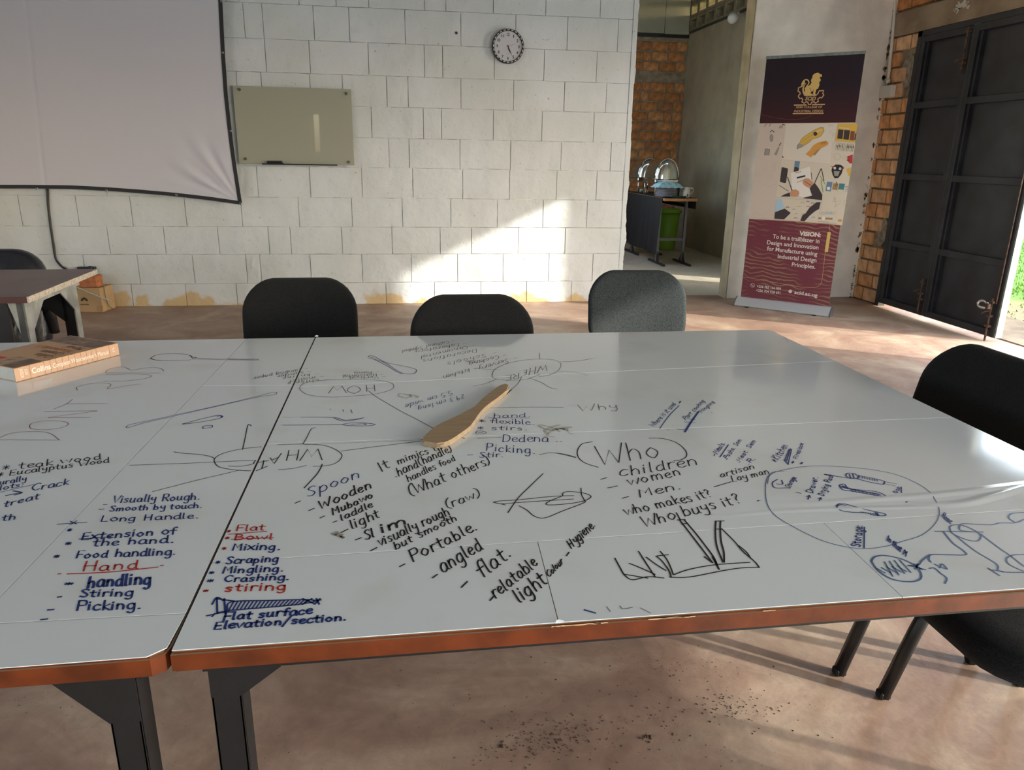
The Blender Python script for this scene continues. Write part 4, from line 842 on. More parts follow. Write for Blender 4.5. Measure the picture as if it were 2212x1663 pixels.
# creases of the lifted film and chips of the lacquered edge
def crease(pts, wd, h):
    pp = smooth_pts([at_z(1640+x/2.771, 900+y/2.771, TZ) for x, y in pts], 8); bm = BM(); prev = None; n = len(pp)
    for i, p in enumerate(pp):
        if p.x > XR-.004: break
        t = (pp[min(i+1, n-1)]-pp[max(i-1, 0)]).normalized(); s = Vector((-t.y, t.x, 0)); f = min(1, i/(n*.3), 1)
        row = [bm.verts.new(p+s*(wd*k)+Vector((0, 0, h*f*math.cos(k*math.pi/2)**2))) for k in (-1, -.66, -.33, 0, .33, .66, 1)]
        if prev:
            for k in range(6): bm.faces.new((prev[k], row[k], row[k+1], prev[k+1]))
        prev = row
    obj('film_crease', bm, M_FILM, TR, True)
crease([(0, 520), (350, 515), (700, 490), (1000, 470), (1300, 440), (1585, 405), (1650, 398)], .014, .0008)
crease([(900, 530), (1200, 520), (1400, 475), (1585, 420), (1650, 405)], .016, .0014)
crease([(-300, 600), (200, 560), (700, 545), (1100, 535)], .010, .0005)
V, F = [], []
for px, py, l in ((1207, 1347, .02), (1262, 1318, .05), (1465, 1303, .04), (1452, 1330, .07), (1300, 1322, .02), (1660, 1330, .02)):
    p = at_y(px, py, YN-.0006); p.z = .7275 if p.z > .718 else .7025; b = len(V)
    for k in range(7): V += [Vector((p.x+l*k/6-l/2, YN-.0006, p.z-hr.uniform(0, .0014))), Vector((p.x+l*k/6-l/2, YN-.0006, p.z+.0004+hr.uniform(0, .0011)))]
    for k in range(6): F.append((b+2*k, b+2*k+2, b+2*k+3, b+2*k+1))
obj('edge_chip', (V, F), mat('bare_wood_chip', (.50, .36, .20), .8), TR)
# crumbs of dirt swept together on the floor
bm = BM()
for cx0, cy0, sx_, sy_, n in ((1215, 1585, 55, 22, 150), (1130, 1610, 60, 28, 110), (1590, 1525, 50, 18, 110), (1400, 1560, 120, 45, 110), (1395, 1590, 8, 5, 10), (1085, 1610, 4, 3, 5), (1300, 1500, 250, 60, 70)):
    for i in range(n):
        p = at_z(cx0+hr.gauss(0, sx_), cy0+hr.gauss(0, sy_), 0); r = hr.uniform(.0008, .003)*(1.4 if n < 12 else 1)
        if n < 12: r = .004
        a0 = hr.uniform(0, 3); base = [bm.verts.new((p.x+r*math.cos(a0+k*1.57)*hr.uniform(.6, 1.2), p.y+r*math.sin(a0+k*1.57)*hr.uniform(.6, 1.2), .0003)) for k in range(4)]; t_ = bm.verts.new((p.x, p.y, r*.9))
        for k in range(4): bm.faces.new((base[k], base[(k+1) % 4], t_))
dc = obj('dirt_crumbs', bm, mat('dark_dirt', (.06, .035, .02), .95)); dc['kind'] = 'stuff'; tag(dc, 'dark crumbs of dirt scattered on the floor in front of the right-hand table', 'dirt')

# ------------------------------------------------------------------ spatula
sp = thing('wooden_spatula', 'pale carved wooden spatula lying flat on the right-hand meeting table', 'spatula')
ol = [(985, 783), (1010, 755), (1068, 703), (1130, 668), (1225, 625), (1290, 590), (1345, 560), (1400, 505), (1450, 465), (1500, 428), (1535, 408), (1560, 405), (1576, 415), (1577, 435), (1540, 470), (1490, 510), (1440, 545), (1390, 590), (1350, 645), (1310, 698), (1250, 742), (1190, 782), (1140, 805), (1110, 812), (1060, 808), (1010, 800), (988, 795)]
bm = BM(); pts = [at_z(600+x/3.16, 700+y/3.16, TZ+.013) for x, y in ol]; pts = smooth_pts(pts+[pts[0]], 2)[:-1]
prism(bm, pts[::-1] if False else pts, (0, 0, 1), .0125)
bmesh.ops.bevel(bm, geom=[e_ for e_ in bm.edges if abs(e_.verts[0].co.z-e_.verts[1].co.z) < 1e-5], offset=.0035, segments=3, affect='EDGES')
so_ = obj('spatula_body', bm, M_WOOD, sp, False)

# ------------------------------------------------------------------ book
bk = thing('thick_book', 'thick tan paperback manual lying closed at the left edge of the left-hand table', 'book')
A = at_z(35, 826, TZ+.0005); B = at_z(258, 767, TZ+.0005); ex = (B-A); L_ = ex.length; ex.normalize(); ey = Vector((-ex.y, ex.x, 0)); BWD, BTH = .215, .040
def bp3(u, v, w): return A+ex*(u*L_)+ey*(v*BWD)+Vector((0, 0, w))
def slab(u0, u1, v0, v1, w0, w1):
    bm = BM(); prism(bm, [bp3(u0, v0, w1), bp3(u1, v0, w1), bp3(u1, v1, w1), bp3(u0, v1, w1)], (0, 0, 1), w1-w0); return bm
M_COVER = mat('tan_cover', (.52, .30, .15), .35, var=.06); M_SPINE = mat('spine_print', (.52, .34, .235), .38)
obj('page_block', slab(.012, .988, .012, .975, .0018, BTH-.0018), mat('page_edges', (.62, .61, .56), .8, bump=.6, bscale=400), bk)
obj('back_cover', slab(0, 1, 0, 1, 0, .0018), M_SPINE, bk); obj('front_cover', slab(0, 1, 0, 1, BTH-.0018, BTH), M_COVER, bk)
bm = BM(); prism(bm, [bp3(0, 0, 0), bp3(1, 0, 0), bp3(1, 0, BTH), bp3(0, 0, BTH)], -ey, .0025); obj('spine', bm, M_SPINE, bk)
V, F = [], []; nS = -ey
def stext(txt, u0, u1, w, h, bold=0): put_text(V, F, txt, bp3(u0, 0, w), bp3(u1, 0, w), Vector((0, 0, h)), nS, .0004, bold)
stext('Collins', .145, .315, .013, .016, .02); stext("Complete Woodworker's Manual", .335, .89, .013, .014)
put_text(V, F, 'C', bp3(.935, 0, .014), bp3(.955, 0, .014), Vector((0, 0, .014)), nS, .0004)
put_text(V, F, 'JACKSON', bp3(.045, 0, .034), bp3(.045, 0, .008), ex*.010, nS, .0004); put_text(V, F, '& DAY', bp3(.085, 0, .030), bp3(.085, 0, .013), ex*.009, nS, .0004)
obj('spine_lettering', (V, F), mat('white_print', (.78, .76, .70), .5), bk)
V, F = [], []
for u in (.13, .26, .315, .37, .43, .49, .55, .61, .665, .715, .765, .90): ribbon(V, F, [bp3(u, 0, .002), bp3(u, 0, BTH-.002)], .0009, nS, .0003)
obj('spine_rules', (V, F), mat('brown_print', (.12, .05, .03), .5), bk)
def cover_quad(u0, u1, v0, v1, m, nm='cover_picture', lift=.0004):
    b0 = [bp3(u, v, BTH+lift) for u, v in ((u0, v0), (u1, v0), (u1, v1), (u0, v1))]; return obj(nm, (b0, [(0, 1, 2, 3)]), m, bk)
M_DARKP = mat('dark_photo', (.06, .035, .025), .35, col2=(.20, .11, .06), vscale=40, var=.1)
cover_quad(.012, .26, .03, .26, M_DARKP); cover_quad(.755, .985, .03, .36, M_DARKP); cover_quad(.755, .985, .38, .68, mat('tool_photo', (.30, .19, .10), .35, col2=(.08, .05, .03), vscale=60, var=.1)); cover_quad(.755, .985, .70, .98, M_DARKP); cover_quad(.012, .26, .29, .5, mat('pale_photo', (.5, .33, .2), .35, col2=(.16, .10, .07), vscale=45, var=.1))
V, F = [], []
def ctext(txt, u0, u1, v, hgt): put_text(V, F, txt, bp3(u0, v, BTH), bp3(u1, v, BTH), ey*hgt, (0, 0, 1), .0004)
# cover title reads from the far side, across the book
def ctext2(txt, u, v0, v1, h): put_text(V, F, txt, bp3(u, v0, BTH), bp3(u, v1, BTH), ex*(-h) if True else ex*h, (0, 0, 1), .0005)
ctext2('Collins', .42, .10, .42, .03); ctext2('Complete', .52, .10, .52, .03); obj('cover_title', (V, F), mat('brown_title', (.10, .04, .02), .5), bk)
V, F = [], []; ctext2("Woodworker's", .62, .10, .82, .03); obj('cover_title', (V, F), mat('red_title', (.42, .12, .03), .5), bk)
V, F = [], []; ctext2('Manual', .72, .10, .42, .03); obj('cover_title', (V, F), MC['brown_title'], bk)
cover_quad(.08, .2, .58, .92, mat('red_tab', (.50, .05, .03), .4), 'cover_badge')
# ------------------------------------------------------------------ chairs
def make_chair(label, group=None):
    """stacking visitor chair; front faces local +x"""
    t = thing('visitor_chair', label, 'chair', group=group)
    bm = BM(); pillow(bm, .50, .47, .12, .066, lambda u, v, w_: Vector((.085+u, v, .400+w_+.015*max(0, -(u)/.23)**2)), crown=.012); obj('seat', bm, M_FABRIC, t, True)
    def back(u, v, w_):     # u across, v up
        z = .643+v+(.012*(1-(u/.24)**2) if v > 0 else 0)*max(0, v)/.18; lean = .20*(z-.5); return Vector((-.195-lean-.035*(u/.23)**2*-1-(.05)+w_*-1+.0, u, z))
    bm = BM(); pillow(bm, .475, .365, .128, .048, lambda u, v, w_: back(u, v, w_), crown=.010, k=8); obj('backrest', bm, M_FABRIC, t, True)
    for s in (-1, 1):
        bm = BM(); tube(bm, [(.200, s*.245, .006), (.145, s*.243, .20), (.085, s*.238, .385)], .0165, 10, ry=.019, side=(0, 1, 0)); obj('leg', bm, M_CHAIRSTEEL, t, True)
        bm = BM(); tube(bm, [(-.205, s*.245, .006), (-.15, s*.243, .20), (-.09, s*.238, .385)], .0165, 10, ry=.019, side=(0, 1, 0)); obj('leg', bm, M_CHAIRSTEEL, t, True)
        bm = BM(); tube(bm, [(.14, s*.232, .392), (-.02, s*.234, .398), (-.16, s*.232, .40)], .012, 8, ry=.012); obj('side_rail', bm, M_CHAIRSTEEL, t, True)
        bm = BM(); tube(bm, smooth_pts([(-.13, s*.17, .40), (-.215, s*.17, .43), (-.262, s*.17, .52), (-.29, s*.165, .64)], 4), .010, 8, ry=.014, side=(0, 1, 0)); obj('back_support', bm, M_CHAIRSTEEL, t, True)
        for x in (.201, -.206): obj('foot_cap', boxm(x-.018, x+.014, s*.245-.014, s*.245+.014, 0, .022, bev=.004), M_PLASTIC, t)
    bm = BM(); tube(bm, [(-.10, -.236, .39), (-.10, .236, .39)], .010, 8); obj('cross_rail', bm, M_CHAIRSTEEL, t)
    return t
def dup(root, loc, rz, label):
    r = root.copy(); C.objects.link(r); r.location = loc; r.rotation_euler = (0, 0, rz); r['label'] = label
    for ch in [c for c in bpy.data.objects if c.parent == root]:
        c = ch.copy(); C.objects.link(c); c.parent = r
    return r
ch0 = make_chair('black fabric chair at the far side of the left table, leftmost of the far row'); grp = 'black fabric visitor chairs around the tables'
ch0['group'] = grp
ch0.location = (-.435, 2.93, 0); ch0.rotation_euler = (0, 0, -R90+.02)
dup(ch0, (.255, 2.50, 0), -R90, 'black fabric chair standing lowest behind the table, middle one of the far row')
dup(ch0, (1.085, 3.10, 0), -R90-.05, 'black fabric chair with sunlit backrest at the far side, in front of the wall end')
dup(ch0, (1.355, 1.81, 0), math.pi, 'black fabric chair at the table right end, rounded backrest showing above its edge')
dup(ch0, (1.42, 1.22, 0), math.pi, 'black fabric chair at the right end nearest the camera, its seat showing under the table')

fabric_lit = mat('sunlit_fabric', (.036, .044, .048), .95, var=.5, vscale=240, bump=.35, bscale=420, spec=.25)  # black fabric lightened so the sunlit chair reads brighter
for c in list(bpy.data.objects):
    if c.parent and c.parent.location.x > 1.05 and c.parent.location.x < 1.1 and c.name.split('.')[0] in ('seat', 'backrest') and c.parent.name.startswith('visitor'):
        c.data = c.data.copy(); c.data.materials[0] = fabric_lit
# ------------------------------------------------------------------ left desk
dk = thing('office_desk', 'brown laminate desk with chipped white edge and worn grey steel legs, at the left', 'desk')
DZ = .75; a = at_z(58, 641, DZ); b_ = at_z(208, 581, DZ)
ey2 = Vector((b_.x-a.x, b_.y-a.y, 0)); DL = ey2.length; ey2.normalize(); ex2 = Vector((-ey2.y, ey2.x, 0))  # ex2 points to -x
def dp(u, v, z): return Vector((a.x, a.y, 0))+ex2*u+ey2*v+Vector((0, 0, z))
def dprism(u0, u1, v0, v1, z0, z1, bm=None):
    bm = bm or BM(); q = [dp(u0, v0, z1), dp(u1, v0, z1), dp(u1, v1, z1), dp(u0, v1, z1)]
    prism(bm, q, (0, 0, 1), z1-z0); return bm
obj('desktop', dprism(.002, 1.5, 0, DL, DZ-.027, DZ), M_LAMINATE, dk); obj('chipped_edge', dprism(-.004, .002, .001, DL-.001, DZ-.026, DZ-.001), M_CHIP, dk)
for v0 in (.03, DL-.26):
    s_ = -1 if v0 > .3 else 1; bm = BM()
    dprism(.030, .036, v0, v0+.055, 0, DZ-.027, bm); obj('leg', bm, M_LGREY, dk)
    obj('shaded_flange', dprism(.036, .085 if s_ < 0 else .062, v0, v0+.006, 0, DZ-.027), M_FRAME, dk)  # front plate of the grey leg; dark enamel paints its shade
    bm = BM(); sv = v0+.055 if s_ > 0 else v0
    P = [dp(.030, sv, DZ-.028), dp(.030, sv+s_*.13, DZ-.028), dp(.030, sv+s_*.13, DZ-.055), dp(.030, sv, DZ-.16)]
    prism(bm, P, ex2*-1, .006); obj('gusset', bm, M_LGREY, dk)
    if s_ < 0:
        bm = BM(); P = [dp(.07, v0, DZ-.03), dp(.26, v0, DZ-.03), dp(.26, v0, DZ-.06), dp(.085, v0, DZ-.22), dp(.07, v0, DZ-.22)]
        prism(bm, P, -ey2, .006); obj('gusset', bm, M_FRAME, dk)  # dark enamel stands for the shade on this gusset
    else:
        bm = BM(); P = [dp(.030, v0, DZ-.028), dp(.095, v0, DZ-.028), dp(.085, v0, DZ-.07), dp(.062, v0, DZ-.17), dp(.062, v0, .0), dp(.030, v0, .0)]
        prism(bm, P, -ey2, .004); obj('leg_face', bm, M_LGREY, dk)
obj('apron', dprism(.031, .035, .05, DL-.16, DZ-.055, DZ-.0275), M_LGREY, dk)
obj('modesty_panel', dprism(.10, 1.4, .04, .055, .05, DZ-.03), M_BLACKSTEEL, dk)
# ------------------------------------------------------------------ executive chair behind the desk
ec = thing('office_armchair', 'black leather office armchair behind the brown desk', 'armchair')
cx, cy = -2.37, 4.62
bm = BM()
def eb(u, v, w_): z = .455+v; return Vector((cx+u*.95, cy+.0+.18*(z-.5)+w_-.03*(1-(u/.3)**2), z))
pillow(bm, .60, .66, .17, .11, eb, crown=.03, k=8); obj('backrest', bm, M_LEATHER, ec, True)
bm = BM(); pillow(bm, .54, .52, .12, .12, lambda u, v, w_: Vector((cx+u, cy-.26+v, .27+w_)), crown=.02); obj('seat', bm, M_LEATHER, ec, True)
for s in (-1, 1):
    bm = BM(); tube(bm, smooth_pts([(cx+s*.30, cy-.45, .28), (cx+s*.31, cy-.46, .43), (cx+s*.31, cy-.38, .51), (cx+s*.31, cy-.12, .52), (cx+s*.31, cy-.02, .46), (cx+s*.30, cy+.03, .30)], 5), .022, 8, ry=.03); obj('armrest', bm, M_PLASTIC, ec, True)
bm = BM(); lathe(bm, [(0, .08), (.03, .08), (.03, .37), (0, .37)], 12, (cx, cy-.22, 0)); obj('gas_column', bm, M_STEEL, ec, True)
for k in range(5):
    q = k*2*math.pi/5+.5; bm = BM(); tube(bm, [(cx, cy-.22, .10), (cx+.30*math.cos(q), cy-.22+.30*math.sin(q), .065)], .018, 8); obj('leg', bm, M_STEEL, ec, True)
    obj('castor', lathe(BM(), [(0, -.02), (.03, -.02), (.03, .02), (0, .02)], 12, (cx+.30*math.cos(q), cy-.22+.30*math.sin(q), .03), 'x'), M_PLASTIC, ec)

# ------------------------------------------------------------------ carton, brick, cables behind the desk
ct = thing('carton', 'brown cardboard carton with a black fan-shaped logo, on the floor under the screen', 'box')
c0 = at_z(117, 672, 0); c1 = at_z(222, 674, 0); cx_ = (c1-c0).normalized(); cy_ = Vector((-cx_.y, cx_.x, 0)); cw = (c1-c0).length; CD, CHT = .21, .205
def cp(u, v, z): return c0+cx_*u+cy_*v+Vector((0, 0, z))
bm = BM(); prism(bm, [cp(-.1, 0, CHT), cp(cw, 0, CHT), cp(cw, CD, CHT), cp(-.1, CD, CHT)], (0, 0, 1), CHT); obj('carton_body', bm, M_CARD, ct)
bm = BM(); prism(bm, [cp(-.1, -.001, CHT+.003), cp(cw+.001, -.001, CHT+.003), cp(cw+.001, CD*.49, CHT+.003), cp(-.1, CD*.49, CHT+.003)], (0, 0, 1), .0025); prism(bm, [cp(-.1, CD*.51, CHT+.003), cp(cw+.001, CD*.51, CHT+.003), cp(cw+.001, CD, CHT+.003), cp(-.1, CD, CHT+.003)], (0, 0, 1), .0025)
obj('flap', bm, M_CARD, ct)
V, F = [], []; lc = on_plane(182, 647, c0, cy_)
for k in range(8):
    q = math.radians(8+164*k/7); r0, r1, wv = .008, .034, .0055
    d = cx_*math.cos(q)+Vector((0, 0, 1))*math.sin(q); s = cx_*-math.sin(q)+Vector((0, 0, 1))*math.cos(q); b0 = len(V); o_ = lc-Vector((0, 0, .012))-cy_*.001
    for p in (d*r0, d*(r0*.4+r1*.6)+s*wv, d*r1+s*wv*.3, d*r1-s*wv*.3, d*(r0*.4+r1*.6)-s*wv): V.append(o_+p)
    F.append((b0, b0+1, b0+2, b0+3, b0+4))
tl = on_plane(173, 659, c0, cy_); put_text(V, F, 'HUAWEI', tl, on_plane(192, 659, c0, cy_), Vector((0, 0, .012)), -cy_, .001, .02)
obj('carton_print', (V, F), M_INK['k'], ct)
bm = BM(); P = [on_plane(*p, c0-cy_*.001, cy_) for p in ((209, 660), (222, 660), (222, 673), (209, 673))]; bm.faces.new([bm.verts.new(p) for p in P]); obj('tape', bm, mat('brown_tape', (.34, .20, .10), .35), ct)
bm = BM(); q = [cp(cw-.19, -.006, CHT+.004+.10), cp(cw-.02, .012, CHT+.004+.10), cp(cw-.03, .13, CHT+.004+.10), cp(cw-.20, .11, CHT+.004+.10)]
prism(bm, q, (0, 0, 1), .0995); bmesh.ops.bevel(bm, geom=list(bm.edges), offset=.006, segments=1, affect='EDGES')
tag(obj('clay_brick', bm, M_BRICKSOLID), 'single orange clay brick resting on top of the cardboard carton', 'brick')
rt = thing('power_strip', 'dark power unit lying on the carton beside the orange brick', 'power strip')
bm = BM(); prism(bm, [cp(-.09, .03, CHT+.047), cp(cw-.25, .03, CHT+.047), cp(cw-.25, .15, CHT+.047), cp(-.09, .15, CHT+.047)], (0, 0, 1), .044); obj('housing', bm, M_PLASTIC, rt)
bm = BM()
for i in range(3): prism(bm, [cp(-.06+i*.05, .05, CHT+.05), cp(-.03+i*.05, .05, CHT+.05), cp(-.03+i*.05, .10, CHT+.05), cp(-.06+i*.05, .10, CHT+.05)], (0, 0, 1), .003)
obj('socket_outlet', bm, M_WHITE, rt)
def cord(name, pts, r, m, label):
    bm = BM(); tube(bm, smooth_pts(pts, 6), r, 6); return tag(obj(name, bm, m, None, True), label, 'cable')
fp = cp(0, -.012, 0)
cord('grey_cable', [on_plane(165, 620, fp, cy_), on_plane(190, 631, fp, cy_), on_plane(212, 640, fp, cy_), on_plane(232, 647, fp, cy_), on_plane(240, 650, fp, cy_)], .006, mat('grey_cable', (.42, .42, .38), .5), 'grey power cord running slanted across the cardboard carton')
cord('thin_cable', [cp(cw+.012, .06, CHT+.03), cp(cw+.014, .05, .15), cp(cw+.02, .07, .05), cp(cw+.07, .06, .006)], .004, mat('dull_cable', (.16, .16, .11), .5), 'thin greenish cable hanging down the right side of the carton to the floor')
cord('wall_cable', [at_y(*p, YW-.02) for p in ((103, 408), (105, 450), (110, 490), (116, 530), (118, 545), (121, 560), (130, 572), (138, 579), (150, 586))], .009, M_PLASTIC, 'black cable hanging down the block wall below the screen')
cord('wall_cable', [at_y(*p, YW-.02) for p in ((100, 408), (103, 450), (108, 490), (114, 530), (117, 550), (125, 568), (145, 580))], .005, mat('dull_cable', (.1, .1, .1)), 'thin grey cable beside the thick black one, below the screen')
obk = thing('wall_socket', 'dark socket box low on the wall just behind the desk corner', 'socket')
s0 = at_y(166, 577, YW-.05); s1 = at_y(206, 590, YW-.05)
obj('socket_box', boxm(s0.x, s1.x, YW-.055, YW-.008, s1.z, s0.z, bev=.003), M_PLASTIC, obk)
obj('plug', boxm(s0.x+.10, s0.x+.13, YW-.075, YW-.055, s0.z-.02, s0.z+.012, bev=.003), M_PLASTIC, obk)

# ------------------------------------------------------------------ projection screen
ps = thing('projection_screen', 'large white fabric projection screen with black border hanging on the block wall', 'screen')
YS = YW-.075
c_ = at_y(521, 440, YS)
rb = [(at_y(x, y, YS).z, at_y(x, y, YS).x) for x, y in ((521, 440), (510, 370), (503, 320), (497, 270), (490, 205), (484, 120), (481, 60), (478, 0))]+[(3.0, -1.385)]
bb = [(at_y(x, y, YS).x, at_y(x, y, YS).z) for x, y in ((521, 440), (450, 430), (380, 422), (300, 415), (230, 410), (150, 406), (60, 405), (0, 405))]+[(-4.4, 1.03)]
def interp(tab, q):
    tab = sorted(tab)
    if q <= tab[0][0]: return tab[0][1]
    for (a0, b0), (a1, b1) in zip(tab, tab[1:]):
        if q <= a1: return b0+(b1-b0)*(q-a0)/(a1-a0)
    return tab[-1][1]
xr0 = c_.x; zb0 = c_.z; XLs, ZT = -4.3, 3.0
def sc(u, v, off=0):
    """u 0 at right edge .. 1 at left; v 0 bottom .. 1 top"""
    z_lin = zb0+(ZT-zb0)*v; x_lin = xr0+(XLs-xr0)*u
    dx = (interp(rb, z_lin)-xr0)*(1-u)**2; dz = (interp(bb, x_lin)-zb0)*(1-v)**3
    x, z = x_lin+dx, z_lin+dz; rx, rz = xr0-x, z-zb0; r = math.hypot(rx, rz)+1e-4; th = math.atan2(rz, max(rx, 1e-4))
    fall = math.exp(-((r-.30)/.30)**2)*(1 if r > .3 else .3+.7*r/.3)
    wv = math.sin(th*17+1.5*math.sin(r*5))*.007*fall+math.sin(th*29+1)*.003*fall
    wv *= min(1, u*14+.08)*min(1, v*14+.08)
    cr_ = .004*math.exp(-((x+2.955-.055*(z-1))/.010)**2)
    return Vector((x, YS+wv+cr_-off+.006*math.sin(x*1.7), z))
NU, NV = 260, 110
V = [sc((i/NU)**1.5, (j/NV)**1.5) for i in range(NU+1) for j in range(NV+1)]
F = [(i*(NV+1)+j, i*(NV+1)+j+1, (i+1)*(NV+1)+j+1, (i+1)*(NV+1)+j) for i in range(NU) for j in range(NV)]
obj('screen_cloth', (V, F), M_SCREEN, ps, True)
def band(fn, n, name):
    bm = BM(); A_ = [fn(i/n) for i in range(n+1)]; prev = None
    for p, q in A_:
        cur = [bm.verts.new(p+Vector((0, -.004, 0))), bm.verts.new(q+Vector((0, -.004, 0))), bm.verts.new(q+Vector((0, .004, 0))), bm.verts.new(p+Vector((0, .004, 0)))]
        if prev:
            for k in range(4): bm.faces.new((prev[k], prev[(k+1) % 4], cur[(k+1) % 4], cur[k]))
        prev = cur
    obj(name, bm, M_BORDER, ps)
band(lambda t: (sc(0, t)+Vector((-.022, 0, 0)), sc(0, t)+Vector((.008, 0, 0))), 60, 'side_border')
band(lambda t: (sc(t, 0)+Vector((0, 0, -.008)), sc(t, 0)+Vector((0, 0, .022))), 60, 'bottom_border')
def grommet(px, py):
    p = at_y(px, py, YS-.008); bm = BM(); lathe(bm, [(.004, 0), (.010, -.004), (.010, .002), (.004, .002), (.004, 0)], 10, (p.x, p.y, p.z), 'y'); obj('grommet', bm, M_STEEL, ps)
for p in ((80, 407), (230, 411), (381, 421), (520, 439), (499, 283), (481, 114), (478, 3)): grommet(*p)
bm = BM(); tube(bm, [(-4.35, YS, ZT+.01), (-1.36, YS, ZT+.01)], .02, 12); obj('top_rail', bm, M_GALV, ps)

# ------------------------------------------------------------------ glass board
gb_ = thing('glass_board', 'frosted greenish glass writing board on four studs, right of the screen', 'board')
YG = YW-.036
gp = [at_y(x, y, YG) for x, y in ((515, 352), (765, 359), (759, 195), (503, 183))]
gx0, gx1, gz0, gz1 = (gp[0].x+gp[3].x)/2, (gp[1].x+gp[2].x)/2, (gp[0].z+gp[1].z)/2, (gp[2].z+gp[3].z)/2
m_gl = mat('frosted_glass', (.33, .335, .27), .015, alpha=.86, spec=.7, coat=.6)
obj('glass_pane', boxm(gx0, gx1, YG, YG+.006, gz0, gz1, bev=.0008), m_gl, gb_)
for px, py in ((517, 193), (748, 202), (530, 343), (753, 350)):
    p = at_y(px, py, YG); bm = BM(); lathe(bm, [(0, -.014), (.010, -.014), (.012, -.010), (.012, 0), (.008, .002), (.008, .034), (0, .034)], 14, (p.x, YG, p.z), 'y'); obj('stud', bm, mat('dull_bronze', (.10, .085, .07), .35, .6), gb_)
p0, p1 = at_y(567, 354, YG-.03), at_y(729, 357, YG-.03)
tr = BM(); box(tr, p0.x, p1.x, YG-.055, YG-.001, gz0-.004, gz0, bev=.001); box(tr, p0.x, p1.x, YG-.055, YG-.052, gz0, gz0+.007); obj('pen_tray', tr, M_PLASTIC, gb_)
q0 = at_y(576, 347, YG-.03); er = thing('board_eraser', 'small black board eraser lying on the tray of the glass board', 'eraser')
obj('felt_block', boxm(q0.x, q0.x+.135, YG-.048, YG-.008, gz0+.0002, gz0+.014, bev=.002), M_FABRIC, er); obj('handle', boxm(q0.x+.004, q0.x+.131, YG-.046, YG-.010, gz0+.014, gz0+.03, bev=.005), M_PLASTIC, er)

# ------------------------------------------------------------------ clock
ck = thing('wall_clock', 'round wall clock with black studded rim high on the white block wall', 'clock')
YC = YW-.035; cc = at_y(1097.5, 100, YC); R_ = .1385
k_ = lambda r, h: (r, h)
bm = BM(); lathe(bm, [(R_-.018, -.004), (R_-.014, -.014), (R_-.006, -.016), (R_, -.010), (R_+.001, .0), (R_, .028), (0, .028)], 64, (cc.x, YC, cc.z), 'y'); obj('rim', bm, M_PLASTIC, ck, True)
bm = BM(); lathe(bm, [(0, 0), (R_-.017, 0)], 64, (cc.x, YC, cc.z), 'y'); obj('dial', bm, mat('dial_white', (.46, .46, .50), .5), ck)
def cpt(r, deg, off=0): q = math.radians(deg); return Vector((cc.x+r*math.sin(q), YC-off, cc.z+r*math.cos(q)))
m_st = mat('rim_stud', (.55, .52, .46), .4)
for k in range(24):
    bm = BM(); d = k*15; c1_ = cpt(R_-.0095, d, .0165); t_ = Vector((math.cos(math.radians(d)), 0, -math.sin(math.radians(d)))); obox(bm, c1_-t_*.0095, c1_+t_*.0095, .0065, .003, up=(0, 1, 0), bev=.001); obj('rim_stud', bm, m_st, ck)
V, F = [], []
for n in range(1, 13):
    c1_ = cpt(R_*.68, n*30); h = .023; wv = .014 if n < 10 else .024
    if n in (1,): wv = .008
    put_text(V, F, str(n), c1_+Vector((-wv/2, 0, -h/2)), c1_+Vector((wv/2, 0, -h/2)), Vector((0, 0, h)), (0, -1, 0), .0006, .028)
for n in range(12): ribbon(V, F, [cpt(R_*.80, n*30), cpt(R_*.82, n*30)], .002, (0, -1, 0), .0006)
put_text(V, F, 'QUARTZ', cc+Vector((-.013, 0, -.062)), cc+Vector((.013, 0, -.062)), Vector((0, 0, .005)), (0, -1, 0), .0006)
obj('numerals', (V, F), M_INK['k'], ck)
def hand(l, w0, deg, m, nm, off, tail=.01, w1=None):
    bm = BM(); q = math.radians(deg); d = Vector((math.sin(q), 0, math.cos(q))); s = Vector((math.cos(q), 0, -math.sin(q))); o_ = Vector((cc.x, YC-off, cc.z))
    prism(bm, [o_-d*tail-s*w0*.5, o_+d*l*.5-s*w0, o_+d*l, o_+d*l*.5+s*w0, o_-d*tail+s*w0*.5], (0, -1, 0), .001); obj(nm, bm, m, ck)
hand(.052, .0055, 163, M_PLASTIC, 'hour_hand', .003); hand(.086, .0035, 155, M_PLASTIC, 'minute_hand', .0045); hand(.085, .0009, 74, mat('red_hand', (.35, .05, .04), .4), 'second_hand', .006, .022)
bm = BM(); lathe(bm, [(0, -.008), (.005, -.008), (.005, 0)], 12, (cc.x, YC, cc.z), 'y'); obj('hub', bm, M_PLASTIC, ck)

# ------------------------------------------------------------------ roll-up banner
bn = thing('roll_up_banner', 'tall roll-up banner with lion logo and collage, standing before the stub wall', 'banner')
BA = at_z(1600, 640, .085); BB = at_z(1790, 662, .085); bx = Vector((BB.x-BA.x, BB.y-BA.y, 0)); BW = bx.length; bx.normalize(); bnrm = Vector((bx.y, -bx.x, 0))   # towards the camera
if bnrm.dot(CC-BA) < 0: bnrm = -bnrm
def bh(px, py, lift=0): return on_plane(px, py, BA, bnrm)+bnrm*lift
ztop = bh(1655, 125).z; ztr = bh(1875, 118).z; ZBT = (ztop+ztr)/2
def bpt(u, z): return Vector((BA.x, BA.y, 0))+bx*(u*BW)+Vector((0, 0, z))
def bquad(z0, z1, nm, m, lift=0):
    n = 8; V = [bpt(i/n, z)+bnrm*(lift) for z in (z0, z1) for i in range(n+1)]; F = [(i, i+1, n+2+i, n+1+i) for i in range(n)]
    return obj(nm, (V, F), m, bn)
zA = (bh(1642, 265).z+bh(1852, 266).z)/2; zB = (bh(1616, 470).z+bh(1818, 487).z)/2
